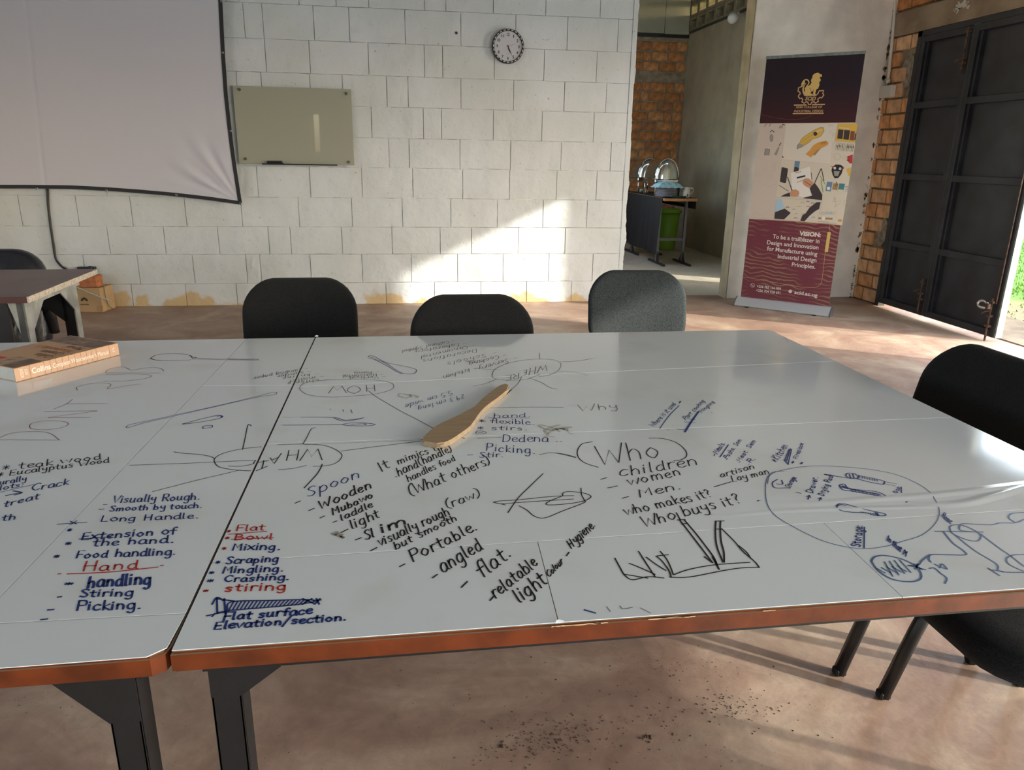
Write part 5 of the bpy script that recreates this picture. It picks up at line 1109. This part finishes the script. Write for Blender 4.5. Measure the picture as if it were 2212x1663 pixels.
def printmat(name, c1, c2, wave=None, zlo=0, zhi=1):
    m = mat(name, c1, .6, spec=.2); N, L, b = nodes(m); g = N.new('ShaderNodeNewGeometry'); s = N.new('ShaderNodeSeparateXYZ'); L.new(g.outputs['Position'], s.inputs[0])
    nz = N.new('ShaderNodeTexNoise'); nz.inputs['Scale'].default_value = 1.6; L.new(g.outputs['Position'], nz.inputs['Vector'])
    mr = N.new('ShaderNodeMapRange'); mr.inputs['From Min'].default_value = zlo; mr.inputs['From Max'].default_value = zhi; L.new(s.outputs['Z'], mr.inputs[0])
    mx = N.new('ShaderNodeMix'); mx.data_type = 'RGBA'; L.new(mr.outputs[0], mx.inputs[0]); mx.inputs[6].default_value = (*c2, 1); mx.inputs[7].default_value = (*c1, 1)
    if wave:
        wt = N.new('ShaderNodeTexWave'); wt.inputs['Scale'].default_value = 17; wt.inputs['Distortion'].default_value = 6; wt.inputs['Detail'].default_value = .6; wt.inputs['Detail Scale'].default_value = .55; wt.bands_direction = 'DIAGONAL'
        L.new(g.outputs['Position'], wt.inputs['Vector']); r = N.new('ShaderNodeMapRange'); r.inputs['From Min'].default_value = .62; r.inputs['From Max'].default_value = .95; L.new(wt.outputs['Fac'], r.inputs[0])
        n2 = N.new('ShaderNodeTexNoise'); n2.inputs['Scale'].default_value = 2.8; L.new(g.outputs['Position'], n2.inputs['Vector']); r2 = N.new('ShaderNodeMapRange'); r2.inputs['From Min'].default_value = .42; r2.inputs['From Max'].default_value = .6; r2.inputs['To Max'].default_value = .75; L.new(n2.outputs[0], r2.inputs[0])
        mu = N.new('ShaderNodeMath'); mu.operation = 'MULTIPLY'; L.new(r.outputs[0], mu.inputs[0]); L.new(r2.outputs[0], mu.inputs[1])
        m2 = N.new('ShaderNodeMix'); m2.data_type = 'RGBA'; L.new(mu.outputs[0], m2.inputs[0]); L.new(mx.outputs[2], m2.inputs[6]); m2.inputs[7].default_value = (*wave, 1); L.new(m2.outputs[2], b.inputs['Base Color'])
    else: L.new(mx.outputs[2], b.inputs['Base Color'])
    return m
bquad(zA, ZBT, 'banner_head', printmat('dark_print', (.022, .014, .022), (.05, .015, .018), None, zA, zA+.3))
bquad(zB, zA, 'banner_collage', mat('collage_paper', (.56, .48, .42), .5))
bquad(.075, zB, 'banner_foot', printmat('maroon_print', (.15, .035, .055), (.17, .045, .06), (.30, .20, .11), .1, .9))
V = [bpt(u, z)-bnrm*.0015 for u, z in ((0, .075), (1, .075), (1, ZBT), (0, ZBT))]; obj('banner_back', (V, [(0, 1, 2, 3)]), M_WHITE, bn)
bm = BM(); obox(bm, bpt(-.005, ZBT+.010), bpt(1.005, ZBT+.010), .018, .024, bev=.003); obj('top_rail', bm, M_GALV, bn)
bm = BM()   # flattened tear-shaped cassette
prof = [(.075, 0), (.085, .012), (.075, .03), (.02, .078), (0, .084), (-.03, .075), (-.05, .05), (-.05, .012), (-.04, 0)]
rr_ = [[bm.verts.new(bpt(u, z)+bnrm*n_) for n_, z in prof] for u in (-.035, 1.035)]
for k in range(len(prof)): bm.faces.new((rr_[0][k], rr_[0][(k+1) % len(prof)], rr_[1][(k+1) % len(prof)], rr_[1][k]))
bm.faces.new(rr_[0][::-1]); bm.faces.new(rr_[1]); obj('base_cassette', bm, mat('brushed_aluminium', (.55, .57, .60), .4, .4), bn)
for u0, u1 in ((-.048, -.035), (1.035, 1.048)):
    bm = BM(); q = [[bm.verts.new(bpt(u, z*1.03)+bnrm*(n_*1.04)) for n_, z in prof] for u in (u0, u1)]
    for k in range(len(prof)): bm.faces.new((q[0][k], q[0][(k+1) % len(prof)], q[1][(k+1) % len(prof)], q[1][k]))
    bm.faces.new(q[0][::-1]); bm.faces.new(q[1]); obj('end_cap', bm, mat('clear_grey_plastic', (.10, .10, .11), .2), bn)
bm = BM(); tube(bm, [bpt(.5, .08)-bnrm*.03, bpt(.5, ZBT)-bnrm*.012], .008, 8); obj('support_pole', bm, M_GALV, bn)
bm = BM()
for u in (.12, .88): obox(bm, bpt(u, .006)+bnrm*.10, bpt(u, .006)-bnrm*.11, .03, .010)
obj('swivel_foot', bm, M_PLASTIC, bn)
CAN = {}
def cp_(col, pts, nm='printed_picture', off=(0, 0), s=1, lift=.0006):
    V, F = CAN.setdefault((nm, col), ([], [])); b = len(V)
    for x, y in pts: V.append(bh(off[0]+x/s, off[1]+y/s, lift+.00002*len(F)))
    F.append(tuple(range(b, b+len(pts))))
def cl_(col, pts, wd, nm='printed_picture', off=(0, 0), s=1, lift=.0012, sm=False):
    V, F = CAN.setdefault((nm, col), ([], [])); p = [bh(off[0]+x/s, off[1]+y/s, lift) for x, y in pts]; ribbon(V, F, smooth_pts(p, 5) if sm else p, wd, bnrm)
def circ(x, y, r, ry=None, n=14): return [(x+r*math.cos(2*math.pi*k/n), y+(ry or r)*math.sin(2*math.pi*k/n)) for k in range(n)]
O1, S1 = (1620, 240), 6.654
def c1(col, pts, **k): cp_(col, pts, off=O1, s=S1, **k)
def l1(col, pts, wd, **k): cl_(col, pts, wd, off=O1, s=S1, **k)
PC = {'cream': (.60, .54, .44), 'ivory': (.64, .58, .50), 'yellow': (.62, .40, .06), 'orange': (.60, .28, .05), 'dark': (.035, .022, .026), 'grey': (.30, .27, .24), 'skin': (.52, .27, .15), 'blue': (.12, .22, .34), 'lblue': (.36, .52, .66),
      'red': (.45, .03, .03), 'white': (.72, .68, .64), 'black': (.008, .008, .009), 'maroonp': (.20, .05, .03), 'green': (.16, .38, .10), 'teal': (.05, .20, .20), 'gold': (.62, .43, .13), 'goldline': (.55, .34, .16), 'brown': (.33, .21, .10), 'paleline': (.44, .37, .32), 'text': (.68, .60, .56)}
c1('cream', [(455, 700), (1150, 762), (1045, 1285), (375, 1232)], lift=.0003); c1('cream', [(1180, 440), (1515, 455), (1325, 1640), (970, 1600), (1045, 1285), (1150, 762)], lift=.0003)
c1('ivory', [(520, 180), (1255, 180), (1150, 758), (462, 692)], lift=.0003); c1('cream', [(380, 1250), (1020, 1305), (970, 1598), (345, 1545)], lift=.0003)
c1('yellow', [(675, 545), (682, 490), (718, 455), (740, 405), (790, 360), (860, 315), (940, 265), (1010, 236), (1060, 236), (1067, 285), (1020, 360), (965, 385), (900, 402), (850, 450), (790, 490), (740, 520)], lift=.0008)
c1('grey', [(678, 545), (684, 492), (715, 462), (778, 488), (742, 520)], lift=.001); c1('dark', circ(940, 325, 30), lift=.0011); l1('brown', [(730, 450), (850, 370), (920, 330)], .003); l1('brown', [(760, 480), (900, 385)], .002); l1('cream', [(960, 300), (1030, 270)], .008)
l1('dark', [(675, 545), (682, 490), (718, 455), (740, 405), (790, 360), (860, 315), (940, 265), (1010, 236), (1060, 236), (1067, 285), (1020, 360), (965, 385), (900, 402), (850, 450), (790, 490), (740, 520), (675, 545)], .0022)
c1('orange', [(800, 620), (870, 550), (900, 500), (960, 460), (1010, 440), (1090, 425), (1127, 445), (1125, 478), (1090, 502), (1000, 545), (940, 600), (880, 665)], lift=.0008)
c1('brown', [(905, 625), (950, 570), (1000, 540), (1040, 515), (985, 575), (935, 640)], lift=.001)
for i in range(4): l1('dark', [(1020+i*22, 455-i*6), (1030+i*22, 480-i*6)], .003)
c1('grey', circ(310, 385, 28, 58), lift=.0008); l1('dark', [(292, 300), (318, 272), (350, 302)], .006); c1('grey', [(222, 542), (286, 548), (276, 634), (210, 628)], lift=.0008); l1('dark', [(222, 542), (286, 548), (276, 634), (210, 628), (222, 542)], .003)
c1('grey', [(345, 625), (408, 512), (428, 518), (385, 636)], lift=.0008); l1('dark', [(418, 500), (448, 458)], .006); l1('dark', [(208, 220), (240, 185)], .004); l1('dark', [(280, 215), (298, 182)], .004); l1('dark', [(425, 245), (440, 215), (465, 210), (460, 245)], .005); l1('dark', [(470, 190), (500, 200)], .007); c1('dark', [(468, 640), (490, 672), (466, 668)])
for x, y in ((215, 845), (80, 905), (150, 905), (350, 780), (345, 840), (275, 950), (310, 925)): l1('paleline', [(x-18, y-20), (x+14, y-22), (x+18, y+20), (x-16, y+24), (x-18, y-20)], .0018, sm=True)
l1('paleline', [(90, 1000), (250, 1085), (390, 1050)], .0016); l1('paleline', [(40, 1510), (70, 1460), (130, 1475), (200, 1480), (250, 1440), (290, 1390)], .002, sm=True); l1('paleline', [(640, 220), (700, 205), (760, 185)], .002); l1('paleline', [(1130, 200), (1150, 215), (1170, 195), (1190, 215)], .004); l1('paleline', [(1140, 280), (1165, 300), (1140, 330)], .002, sm=True); l1('paleline', circ(1200, 340, 20), .002)
c1('dark', [(458, 812), (470, 806), (540, 820), (547, 840), (520, 1025), (505, 1035), (440, 1020), (432, 1005)], lift=.0009); c1('blue', [(645, 715), (720, 722), (700, 862), (632, 872)], lift=.0006); c1('dark', [(632, 872), (640, 800), (705, 815), (698, 860)], lift=.0009)
c1('white', [(585, 892), (860, 795), (885, 950), (900, 1215), (760, 1245), (610, 1150)], lift=.0005)
c1('dark', [(930, 1028), (990, 1110), (1042, 1205), (1036, 1280), (752, 1250), (895, 1212), (858, 1110)], lift=.0009); c1('dark', [(440, 1228), (500, 1195), (570, 1168), (582, 1228)], lift=.0009)
c1('skin', [(762, 985), (800, 965), (850, 970), (915, 1030), (895, 1098), (850, 1105), (790, 1075), (757, 1040)], lift=.0010); c1('skin', [(565, 1180), (610, 1130), (660, 1125), (705, 1150), (710, 1190), (680, 1232), (590, 1230)], lift=.0010); c1('white', circ(915, 1100, 13), lift=.0013)
for col, p, wd in (('dark', [(1022, 828), (935, 1025)], .007), ('dark', [(1030, 830), (1065, 1000)], .006), ('green', [(1010, 932), (1082, 1050)], .005), ('green', [(1025, 992), (1052, 1165)], .006), ('maroonp', [(785, 1005), (912, 1092)], .005), ('dark', [(542, 950), (605, 1140)], .007), ('dark', [(415, 1065), (555, 1150)], .004), ('black', [(682, 958), (788, 932)], .014), ('brown', [(680, 1025), (765, 992)], .005), ('dark', [(880, 885), (892, 990)], .005), ('dark', [(655, 890), (735, 868)], .004)): l1(col, p, wd)
c1('lblue', [(358, 1450), (380, 1268), (455, 1262), (497, 1390)], lift=.0007); c1('dark', [(350, 1545), (362, 1452), (500, 1400), (588, 1462), (492, 1555)], lift=.0008); c1('dark', [(725, 1578), (755, 1495), (800, 1470), (860, 1385), (955, 1310), (1018, 1306), (995, 1405), (935, 1440), (860, 1500), (785, 1583)], lift=.0008)
for x, y, c in ((755, 1315, 'grey'), (830, 1300, 'dark'), (900, 1320, 'dark'), (835, 1370, 'red'), (705, 1370, 'yellow'), (540, 1380, 'dark'), (665, 1475, 'grey'), (655, 1535, 'dark'), (765, 1475, 'orange'), (910, 1525, 'blue'), (630, 1410, 'grey')): l1(c, [(x-22, y+6), (x, y-6), (x+24, y+4)], .0045)
c1('yellow', [(1265, 180), (1548, 180), (1508, 452), (1222, 425)], lift=.0006); c1('dark', [(1272, 262), (1345, 268), (1330, 402), (1256, 395)], lift=.0009); c1('dark', [(1358, 270), (1440, 276), (1420, 412), (1343, 404)], lift=.0009); c1('maroonp', [(1450, 285), (1508, 290), (1493, 425), (1432, 414)], lift=.0009); c1('dark', [(1515, 320), (1530, 320), (1518, 412), (1500, 412)], lift=.0009); l1('ivory', [(1290, 240), (1425, 250)], .006)
l1('grey', [(1290, 300), (1310, 340), (1290, 385)], .005); l1('grey', [(1375, 300), (1400, 345), (1380, 390)], .005)
for i in range(12): l1('dark' if i % 3 else 'grey', [(1250+i*22, 455+i*1.5), (1232+i*22, 560+i*2)], .0025); 
for i in range(5): l1('dark', [(1243+i*22, 490+i*1.5), (1240+i*22, 515+i*1.5)], .005); l1('dark', [(1400+i*22, 500+i), (1397+i*22, 528+i)], .006)
l1('paleline', circ(1255, 655, 46, 50)+[(1301, 655)], .0025); l1('paleline', circ(1355, 665, 25)+[(1380, 665)], .0015)
c1('red', [(1400, 655), (1430, 640), (1478, 620), (1472, 752), (1435, 752), (1400, 712)], lift=.0007); l1('dark', [(1395, 660), (1425, 655)], .005); l1('dark', [(1392, 705), (1430, 705)], .005)
c1('black', [(1185, 800), (1235, 766), (1300, 770), (1345, 800), (1335, 840), (1315, 905), (1270, 962), (1218, 968), (1190, 920), (1172, 850)], lift=.0007); c1('red', [(1160, 785), (1205, 795), (1200, 822)], lift=.0008); c1('red', [(1365, 810), (1320, 812), (1340, 835)], lift=.0008)
c1('white', circ(1220, 820, 19), lift=.0010); c1('white', circ(1297, 828, 19), lift=.0010); c1('grey', [(1205, 860), (1292, 865), (1268, 935), (1215, 932)], lift=.0010); c1('red', circ(1235, 912, 22), lift=.0012); c1('black', circ(1222, 820, 7), lift=.0013); c1('black', circ(1296, 830, 7), lift=.0013)
c1('yellow', [(1385, 830), (1450, 808), (1442, 945), (1412, 922)], lift=.0007)
c1('blue', [(1108, 1015), (1188, 1020), (1162, 1156), (1085, 1146)], lift=.0007); c1('white', circ(1130, 1110, 25), lift=.0009); c1('brown', [(1198, 1035), (1272, 1040), (1256, 1136), (1180, 1126)], lift=.0007); l1('dark', [(1240, 1020), (1255, 1050), (1235, 1075)], .006); c1('teal', [(1285, 1038), (1368, 1045), (1336, 1182), (1256, 1170)], lift=.0007); c1('cream', [(1270, 1125), (1345, 1130), (1336, 1182), (1256, 1170)], lift=.0009)
for i in range(4): l1('blue', [(1372, 1080+i*22), (1412, 1084+i*22)], .004)
l1('paleline', [(1200, 1240), (1230, 1235), (1230, 1262), (1200, 1262), (1225, 1265), (1228, 1300), (1190, 1298)], .003); l1('paleline', [(1215, 1385), (1250, 1300), (1300, 1270), (1290, 1330), (1215, 1385)], .0025); l1('paleline', circ(1375, 1320, 26, 40), .002)
for i, x in enumerate((1025, 1070, 1115, 1160, 1205)):
    if i in (2, 3): c1('lblue', circ(x, 1467, 17), lift=.0007)
    l1('grey', circ(x, 1467, 18)+[(x+18, 1467)], .0016)
c1('brown', [(988, 1525), (1190, 1535), (1184, 1562), (980, 1550)], lift=.0007); c1('white', circ(1055, 1540, 27), lift=.0009); c1('orange', [(1268, 1553), (1322, 1558), (1312, 1592), (1262, 1587)], lift=.0007); l1('grey', [(975, 1585), (1100, 1595), (1150, 1608), (1240, 1615)], .004)
# logo
O2, S2 = (1680, 130), 11.879
def l2(col, p, wd, **k): cl_(col, p, wd, nm='logo', off=O2, s=S2, **k)
def c2_(col, p, **k): cp_(col, p, nm='logo', off=O2, s=S2, **k)
l2('goldline', [(680, 645), (610, 680), (537, 706), (521, 800), (566, 816), (578, 866), (536, 905), (530, 932), (565, 985), (615, 974), (645, 1012), (620, 1066), (682, 1106), (725, 1066), (772, 1076), (790, 1136), (850, 1136), (872, 1074), (935, 1066), (966, 1102), (1045, 1056), (1028, 1000), (1085, 955), (1132, 966), (1185, 890), (1153, 850), (1182, 780), (1065, 786), (1035, 850), (985, 902), (690, 906), (655, 835), (642, 740), (680, 645)], .0095)
c2_('gold', [(695, 892), (688, 830), (705, 735), (750, 680), (830, 635), (872, 570), (853, 540), (868, 480), (895, 440), (888, 412), (930, 352), (985, 333), (1035, 318), (1062, 340), (1138, 370), (1128, 432), (1085, 428), (1082, 472), (1108, 492), (1092, 545), (1065, 560), (1072, 645), (1050, 690), (1032, 735), (998, 735), (962, 850), (978, 888), (905, 888), (915, 800), (872, 798), (838, 850), (892, 868), (892, 892)])
l2('gold', [(705, 730), (745, 670), (795, 600), (798, 550), (765, 508), (715, 500), (665, 530), (625, 600)], .009, sm=True); c2_('gold', [(598, 665), (612, 600), (645, 550), (690, 520), (700, 575), (690, 610)]); l2('gold', [(720, 598), (680, 660), (665, 760), (690, 870)], .006, sm=True)
l2('dark', [(855, 790), (850, 740), (820, 715)], .003, lift=.0016); l2('dark', [(915, 800), (922, 740)], .003, lift=.0016)
for p in ([(425, 1152), (730, 1148)], [(895, 1138), (1200, 1134)], [(395, 1371), (1168, 1362)]): l2('goldline', p, .010)
def bt(col, txt, p0, p1, h, off, s, bold=.0, shear=0, nm='banner_lettering'):
    V, F = CAN.setdefault((nm, col), ([], [])); A_ = bh(off[0]+p0[0]/s, off[1]+p0[1]/s); B_ = bh(off[0]+p1[0]/s, off[1]+p1[1]/s); U_ = bh(off[0]+p0[0]/s, off[1]+(p0[1]-h)/s)-A_; U_ = Vector((0, 0, U_.z))
    put_text(V, F, txt, A_, B_, U_, bnrm, .0014, bold, shear)
bt('goldline', 'SCiD', (695, 1030), (975, 1030), 95, O2, S2, .035, .25); bt('goldline', 'SASA COLLEGE OF', (465, 1233), (1140, 1226), 60, O2, S2, .02, .1); bt('goldline', 'INDUSTRIAL DESIGN', (418, 1338), (1160, 1330), 64, O2, S2, .02, .1)
O3, S3 = (1540, 80), 2.5975
bt('text', 'VISION:', (484, 1112), (605, 1122), 24, O3, S3, .05)
for txt, a_, b2 in (('To be a trailblazer in', (335, 1129), (597, 1157)), ('Design and Innovation', (303, 1162), (592, 1192)), ('for Manufacture using', (303, 1196), (585, 1228)), ('Industrial Design', (363, 1240), (580, 1264)), ('Principles.', (442, 1286), (574, 1300))): bt('text', txt, a_, b2, 24, O3, S3, .016)
bt('text', '+256 783 164 909', (246, 1404), (381, 1420), 15, O3, S3, .02); bt('text', '+256 704 928 691', (242, 1427), (378, 1443), 15, O3, S3, .02); bt('text', 'scid.ac.ug', (457, 1440), (586, 1458), 20, O3, S3, .03)
cl_('text', circ(223, 1393, 11)+[(234, 1393)], .003, nm='banner_icon', off=O3, s=S3); cl_('text', [(218, 1388), (222, 1396), (229, 1398)], .005, nm='banner_icon', off=O3, s=S3); cp_('text', circ(434, 1427, 10), nm='banner_icon', off=O3, s=S3)
cl_('goldline', [(158, 1343), (300, 1368), (460, 1397), (520, 1404), (575, 1404), (605, 1385), (615, 1340), (632, 1200), (650, 1110), (657, 1056)], .0028, nm='banner_line', off=O3, s=S3, sm=True); cl_('gold', [(652, 1100), (637, 1200)], .028, nm='banner_line', off=O3, s=S3); cl_('goldline', [(195, 1010), (720, 1056)], .003, nm='banner_line', off=O3, s=S3)
cl_('maroonp', [(262, 430), (360, 455), (480, 462), (560, 440)], .002, nm='banner_line', off=O3, s=S3, sm=True)
for (nm, col), (V, F) in CAN.items():
    if F: obj(nm, (V, F), mat('print_'+col, PC[col], .5), bn)

# ------------------------------------------------------------------ conduit, switch, bulb
cdt = thing('cable_conduit', 'white conduit running down to a small switch box beside the steel door', 'conduit')
XC = XD-.03; p_ = [at_x(*q, XC) for q in ((1935, -20), (1932, 30), (1927, 90), (1921, 150), (1917, 180))]
bm = BM(); tube(bm, [p_[0]+Vector((0, 0, .25))]+p_, .0125, 10); obj('pipe', bm, M_WHITE, cdt, True)
for q in ((1918, 178),): pp = at_x(*q, XC); bm = BM(); tube(bm, [pp+Vector((0, 0, .03)), pp-Vector((0, 0, .0))], .019, 10); obj('pipe_clip', bm, M_WHITE, cdt, True)
q0, q1 = at_x(1901, 187, XC-.01), at_x(1925, 209, XC-.01)
obj('switch_box', boxm(XC-.022, XC+.028, min(q0.y, q1.y), max(q0.y, q1.y), q1.z-.0, q0.z, bev=.004), M_WHITE, cdt)
lb = thing('light_bulb', 'white frosted bulb in a holder on the grey alcove wall, unlit', 'light bulb')
w0 = at_x(1597, 27, XG-.02); w1 = at_x(1571, 50, XG-.30); ax = (w1-w0).normalized()
bm = BM(); tube(bm, [w0, w0+ax*.05, w0+ax*.10], .02, 12); obj('lamp_holder', bm, M_WHITE, lb, True)
bm = BM(); tube(bm, [w0+ax*.10, w0+ax*.125, w0+ax*.15], .015, 12); obj('screw_cap', bm, M_RUST, lb, True)
bm = BM(); cen = w0+ax*.15; n = 16; s1_ = ax.orthogonal().normalized(); s2_ = ax.cross(s1_); rings = []
for h, r in ((0, .016), (.02, .04), (.045, .062), (.10, .066), (.135, .060), (.155, .04), (.162, .0)):
    rings.append([bm.verts.new(cen+ax*h+s1_*(r*math.cos(2*math.pi*k/n))+s2_*(r*math.sin(2*math.pi*k/n))) for k in range(n)])
for A_, B_ in zip(rings, rings[1:]):
    for k in range(n): bm.faces.new((A_[k], A_[(k+1) % n], B_[(k+1) % n], B_[k]))
obj('bulb_glass', bm, mat('frosted_bulb', (.72, .72, .72), .3), lb, True)

# ------------------------------------------------------------------ alcove table and what stands on it
TH = .86
at_ = thing('serving_table', 'narrow serving table with orange-edged top and dark steel legs in the alcove', 'table')
X0, X1, Y0, Y1 = 3.30, 3.74, 9.30, 11.1
obj('tabletop', boxm(X0, X1, Y0, Y1, TH-.035, TH, bev=.006), mat('beech_laminate', (.50, .24, .10), .4, var=.2, vscale=8), at_)
for x in (3.345, 3.70):
    for y in (9.58, 10.70):
        obj('leg', boxm(x-.016, x+.016, y-.02, y+.02, .03, TH-.035), mat('grey_tube', (.16, .16, .18), .4), at_)
        bm = BM(); obox(bm, (x, y-.31, .014), (x, y+.31, .014), .035, .028, bev=.004); prism(bm, [(x+.004, y-.11, .028), (x+.004, y+.11, .028), (x+.004, y, .19)], (1, 0, 0), .008); obj('foot_bar', bm, M_BLACKSTEEL, at_)
for y in (9.58, 10.70): obj('cross_bar', boxm(3.345, 3.70, y-.012, y+.012, .30, .335), MC['grey_tube'], at_)
obj('side_rail', boxm(3.69, 3.71, 9.58, 10.70, TH-.08, TH-.036), MC['grey_tube'], at_)
# draped black cloth: grid over the top, hanging down the near-left side
V, F = [], []; NX, NY = 46, 60
def cloth(i, j):
    s = i/NX*1.30; y = 9.37+j/NY*1.76
    hang = .72
    if s < hang: 
        z = TH+.004-(hang-s); k = (hang-s)/hang; x = X0-.008-.035*k*(.5+.5*math.sin(y*23+math.sin(y*7)*2))-.01*k; z += .012*math.sin(y*9)*k
    elif s < hang+.44: x = X0+(s-hang); z = TH+.004; y += .02*math.sin(s*30) if j == 0 else 0
    else: k = (s-hang-.44); x = X1+.008+.01*k; z = TH+.004-k
    return (x, y, z)
V = [cloth(i, j) for i in range(NX+1) for j in range(NY+1)]; F = [(i*(NY+1)+j, i*(NY+1)+j+1, (i+1)*(NY+1)+j+1, (i+1)*(NY+1)+j) for i in range(NX) for j in range(NY)]
tag(obj('tablecloth', (V, F), mat('charcoal_cloth', (.016, .014, .015), .9, bump=.3, bscale=200), None, True), 'charcoal cloth draped over the serving table and down its side', 'tablecloth')
def chafing(y, label, x=3.47):
    t = thing('chafing_dish', label, 'chafing dish', (0, 0, 0), 0, None); z0 = TH+.006
    for sx in (-.15, .13):
        for sy in (-.22, .22):
            bm = BM(); tube(bm, [(x+sx, y+sy, z0), (x+sx, y+sy, z0+.20)], .009, 8); obj('leg', bm, M_STEEL, t, True)
    bm = BM(); box(bm, x-.17, x+.15, y-.25, y+.25, z0+.17, z0+.215, bev=.008); obj('water_pan', bm, M_STEEL, t)
    bm = BM(); n = 18; rings = []
    for yy, k in ((-.285, .0), (-.278, .45), (-.262, .8), (-.235, .96), (-.20, 1), (.20, 1), (.235, .96), (.262, .8), (.278, .45), (.285, .0)):
        rings.append([bm.verts.new((x-.01+.155*k*math.cos(math.pi*q/n), y+yy, z0+.22+.25*k*math.sin(math.pi*q/n))) for q in range(n+1)])
    for A_, B_ in zip(rings, rings[1:]):
        for q in range(n): bm.faces.new((A_[q], A_[q+1], B_[q+1], B_[q]))
    bmesh.ops.remove_doubles(bm, verts=bm.verts, dist=1e-5); o = obj('roll_top', bm, M_STEEL, t)
    for p in o.data.polygons: p.use_smooth = True
    bm = BM(); tube(bm, [(x-.01+.160*math.cos(math.pi*q/16), y-.25, z0+.22+.256*math.sin(math.pi*q/16)) for q in range(17)], .008, 8); obj('rim', bm, M_STEEL, t, True)
    for sy in (-.11, .11): obj('burner', lathe(BM(), [(0, 0), (.038, 0), (.038, .05), (.03, .055), (0, .055)], 14, (x, y+sy, z0)), M_STEEL, t)
    return t
chafing(9.98, 'shiny roll-top chafing dish on the serving table, nearest the stacked plates'); chafing(10.72, 'steel chafing dish on the serving table, partly hidden behind the wall end')
nk = at_y(1438, 417, 9.55)
ORD = ['bottom', 'second from the bottom', 'third from the bottom', 'fourth from the bottom', 'fifth from the bottom', 'middle', 'fifth from the top', 'fourth from the top', 'third from the top', 'second from the top', 'topmost']
for i in range(11):
    z0 = TH+.006+i*.0135; bm = BM(); rings = []; jx, jy = random.uniform(-.003, .003), random.uniform(-.003, .003)
    for r_, z_ in ((.075, 0), (.105, .006), (.128, .0125), (.124, .0132), (.095, .008), (.06, .005)):
        rings.append([bm.verts.new((3.40+jx+x, 9.53+jy+y, z0+z_)) for x, y in rrect(r_*2, r_*2, r_*.35, 3)])
    for A_, B_ in zip(rings, rings[1:]):
        for k in range(len(A_)): bm.faces.new((A_[k], A_[(k+1) % len(A_)], B_[(k+1) % len(A_)], B_[k]))
    bm.faces.new(rings[0][::-1]); bm.faces.new(rings[-1])
    o = obj('plate', bm, mat('white_china', (.78, .78, .84), .25))
    tag(o, ORD[i]+' square white china plate of the stack under the blue napkin', 'plate', 'stacked white plates on the serving table')
V, F = [], []; n = 16; zt = TH+.006+11*.0135+.004
for i in range(n+1):
    for j in range(n+1):
        u, v = (i/n-.5), (j/n-.5); x = 3.40+u*.36; y = 9.53+v*.32; r = max(abs(u), abs(v)); d = max(0, r-.36)
        V.append((x, y, zt+.004+.045*max(0, 1-r/.4)**.6-.26*d+.004*math.sin(i*1.7+j)))
F = [(i*(n+1)+j, (i+1)*(n+1)+j, (i+1)*(n+1)+j+1, i*(n+1)+j+1) for i in range(n) for j in range(n)]
tag(obj('napkin', (V, F), mat('pale_blue_paper', (.36, .60, .68), .7)), 'pale blue paper napkin draped over the stack of plates', 'napkin')
mg_ = thing('mug', 'white mug with a dark motif at the end of the serving table', 'mug'); mc = (3.625, 9.42)
bm = BM(); lathe(bm, [(0, 0), (.038, 0), (.044, .01), (.046, .13), (.042, .13), (.040, .012), (0, .010)], 24, (mc[0], mc[1], TH+.006)); obj('mug_body', bm, M_WHITE, mg_, True)
bm = BM(); tube(bm, smooth_pts([(mc[0]+.042, mc[1], TH+.12), (mc[0]+.08, mc[1], TH+.125), (mc[0]+.09, mc[1], TH+.09), (mc[0]+.07, mc[1], TH+.06), (mc[0]+.043, mc[1], TH+.05)], 4), .006, 8); obj('handle', bm, M_WHITE, mg_, True)
bm = BM(); q_ = [(-1.75+k*.12, h) for k, h in ((0, .02), (2, .015), (3, .045), (1, .055))]; bm.faces.new([bm.verts.new((mc[0]+.0468*math.cos(a_), mc[1]+.0468*math.sin(a_), TH+.006+h)) for a_, h in q_]); obj('motif', bm, M_INK['k'], mg_)
ty = thing('serving_tray', 'small dark green tray in front of the plates on the serving table', 'tray')
bm = BM(); lathe(bm, [(0, .004), (.07, .004), (.085, .02), (.09, .022), (.08, .006), (.07, 0), (0, 0)], 28, (0, 0, 0)); 
for v in bm.verts: v.co.x = v.co.x*1.25+3.50; v.co.y = v.co.y*.55+9.36; v.co.z += TH+.006
obj('tray_body', bm, mat('dark_green', (.01, .05, .03), .25), ty, True)
for i, (dx, dy) in enumerate(((.07, .205), (.14, .20), (.0, .205))):
    bm = BM(); lathe(bm, [(0, 0), (.026, 0), (.031, .12), (.029, .12), (.024, .006), (0, .006)], 16, (3.46+dx, 9.48+dy, TH+.006)); o = obj('drinking_glass', bm, mat('clear_glass', (.9, .93, .95), .03, trans=1, ior=1.45), None, True)
    tag(o, ['middle', 'rightmost', 'leftmost'][i]+' of the clear drinking glasses behind the plates on the serving table', 'glass', 'drinking glasses behind the plates')
bn_ = thing('waste_bin', 'lime green plastic bin on the floor behind the serving table legs', 'bin'); bc = (4.02, 11.15)
bm = BM(); lathe(bm, [(0, .0), (.14, .0), (.145, .02), (.19, .58), (.175, .58), (.135, .03), (0, .03)], 32, (bc[0], bc[1], .002)); obj('bin_body', bm, mat('lime_plastic', (.22, .42, .03), .45), bn_, True)
bm = BM(); lathe(bm, [(.19, .55), (.205, .55), (.21, .565), (.21, .60), (.20, .605), (.175, .60), (.175, .57)], 32, (bc[0], bc[1], .002)); obj('rim', bm, MC['lime_plastic'], bn_, True)
bpy.context.view_layer.update()
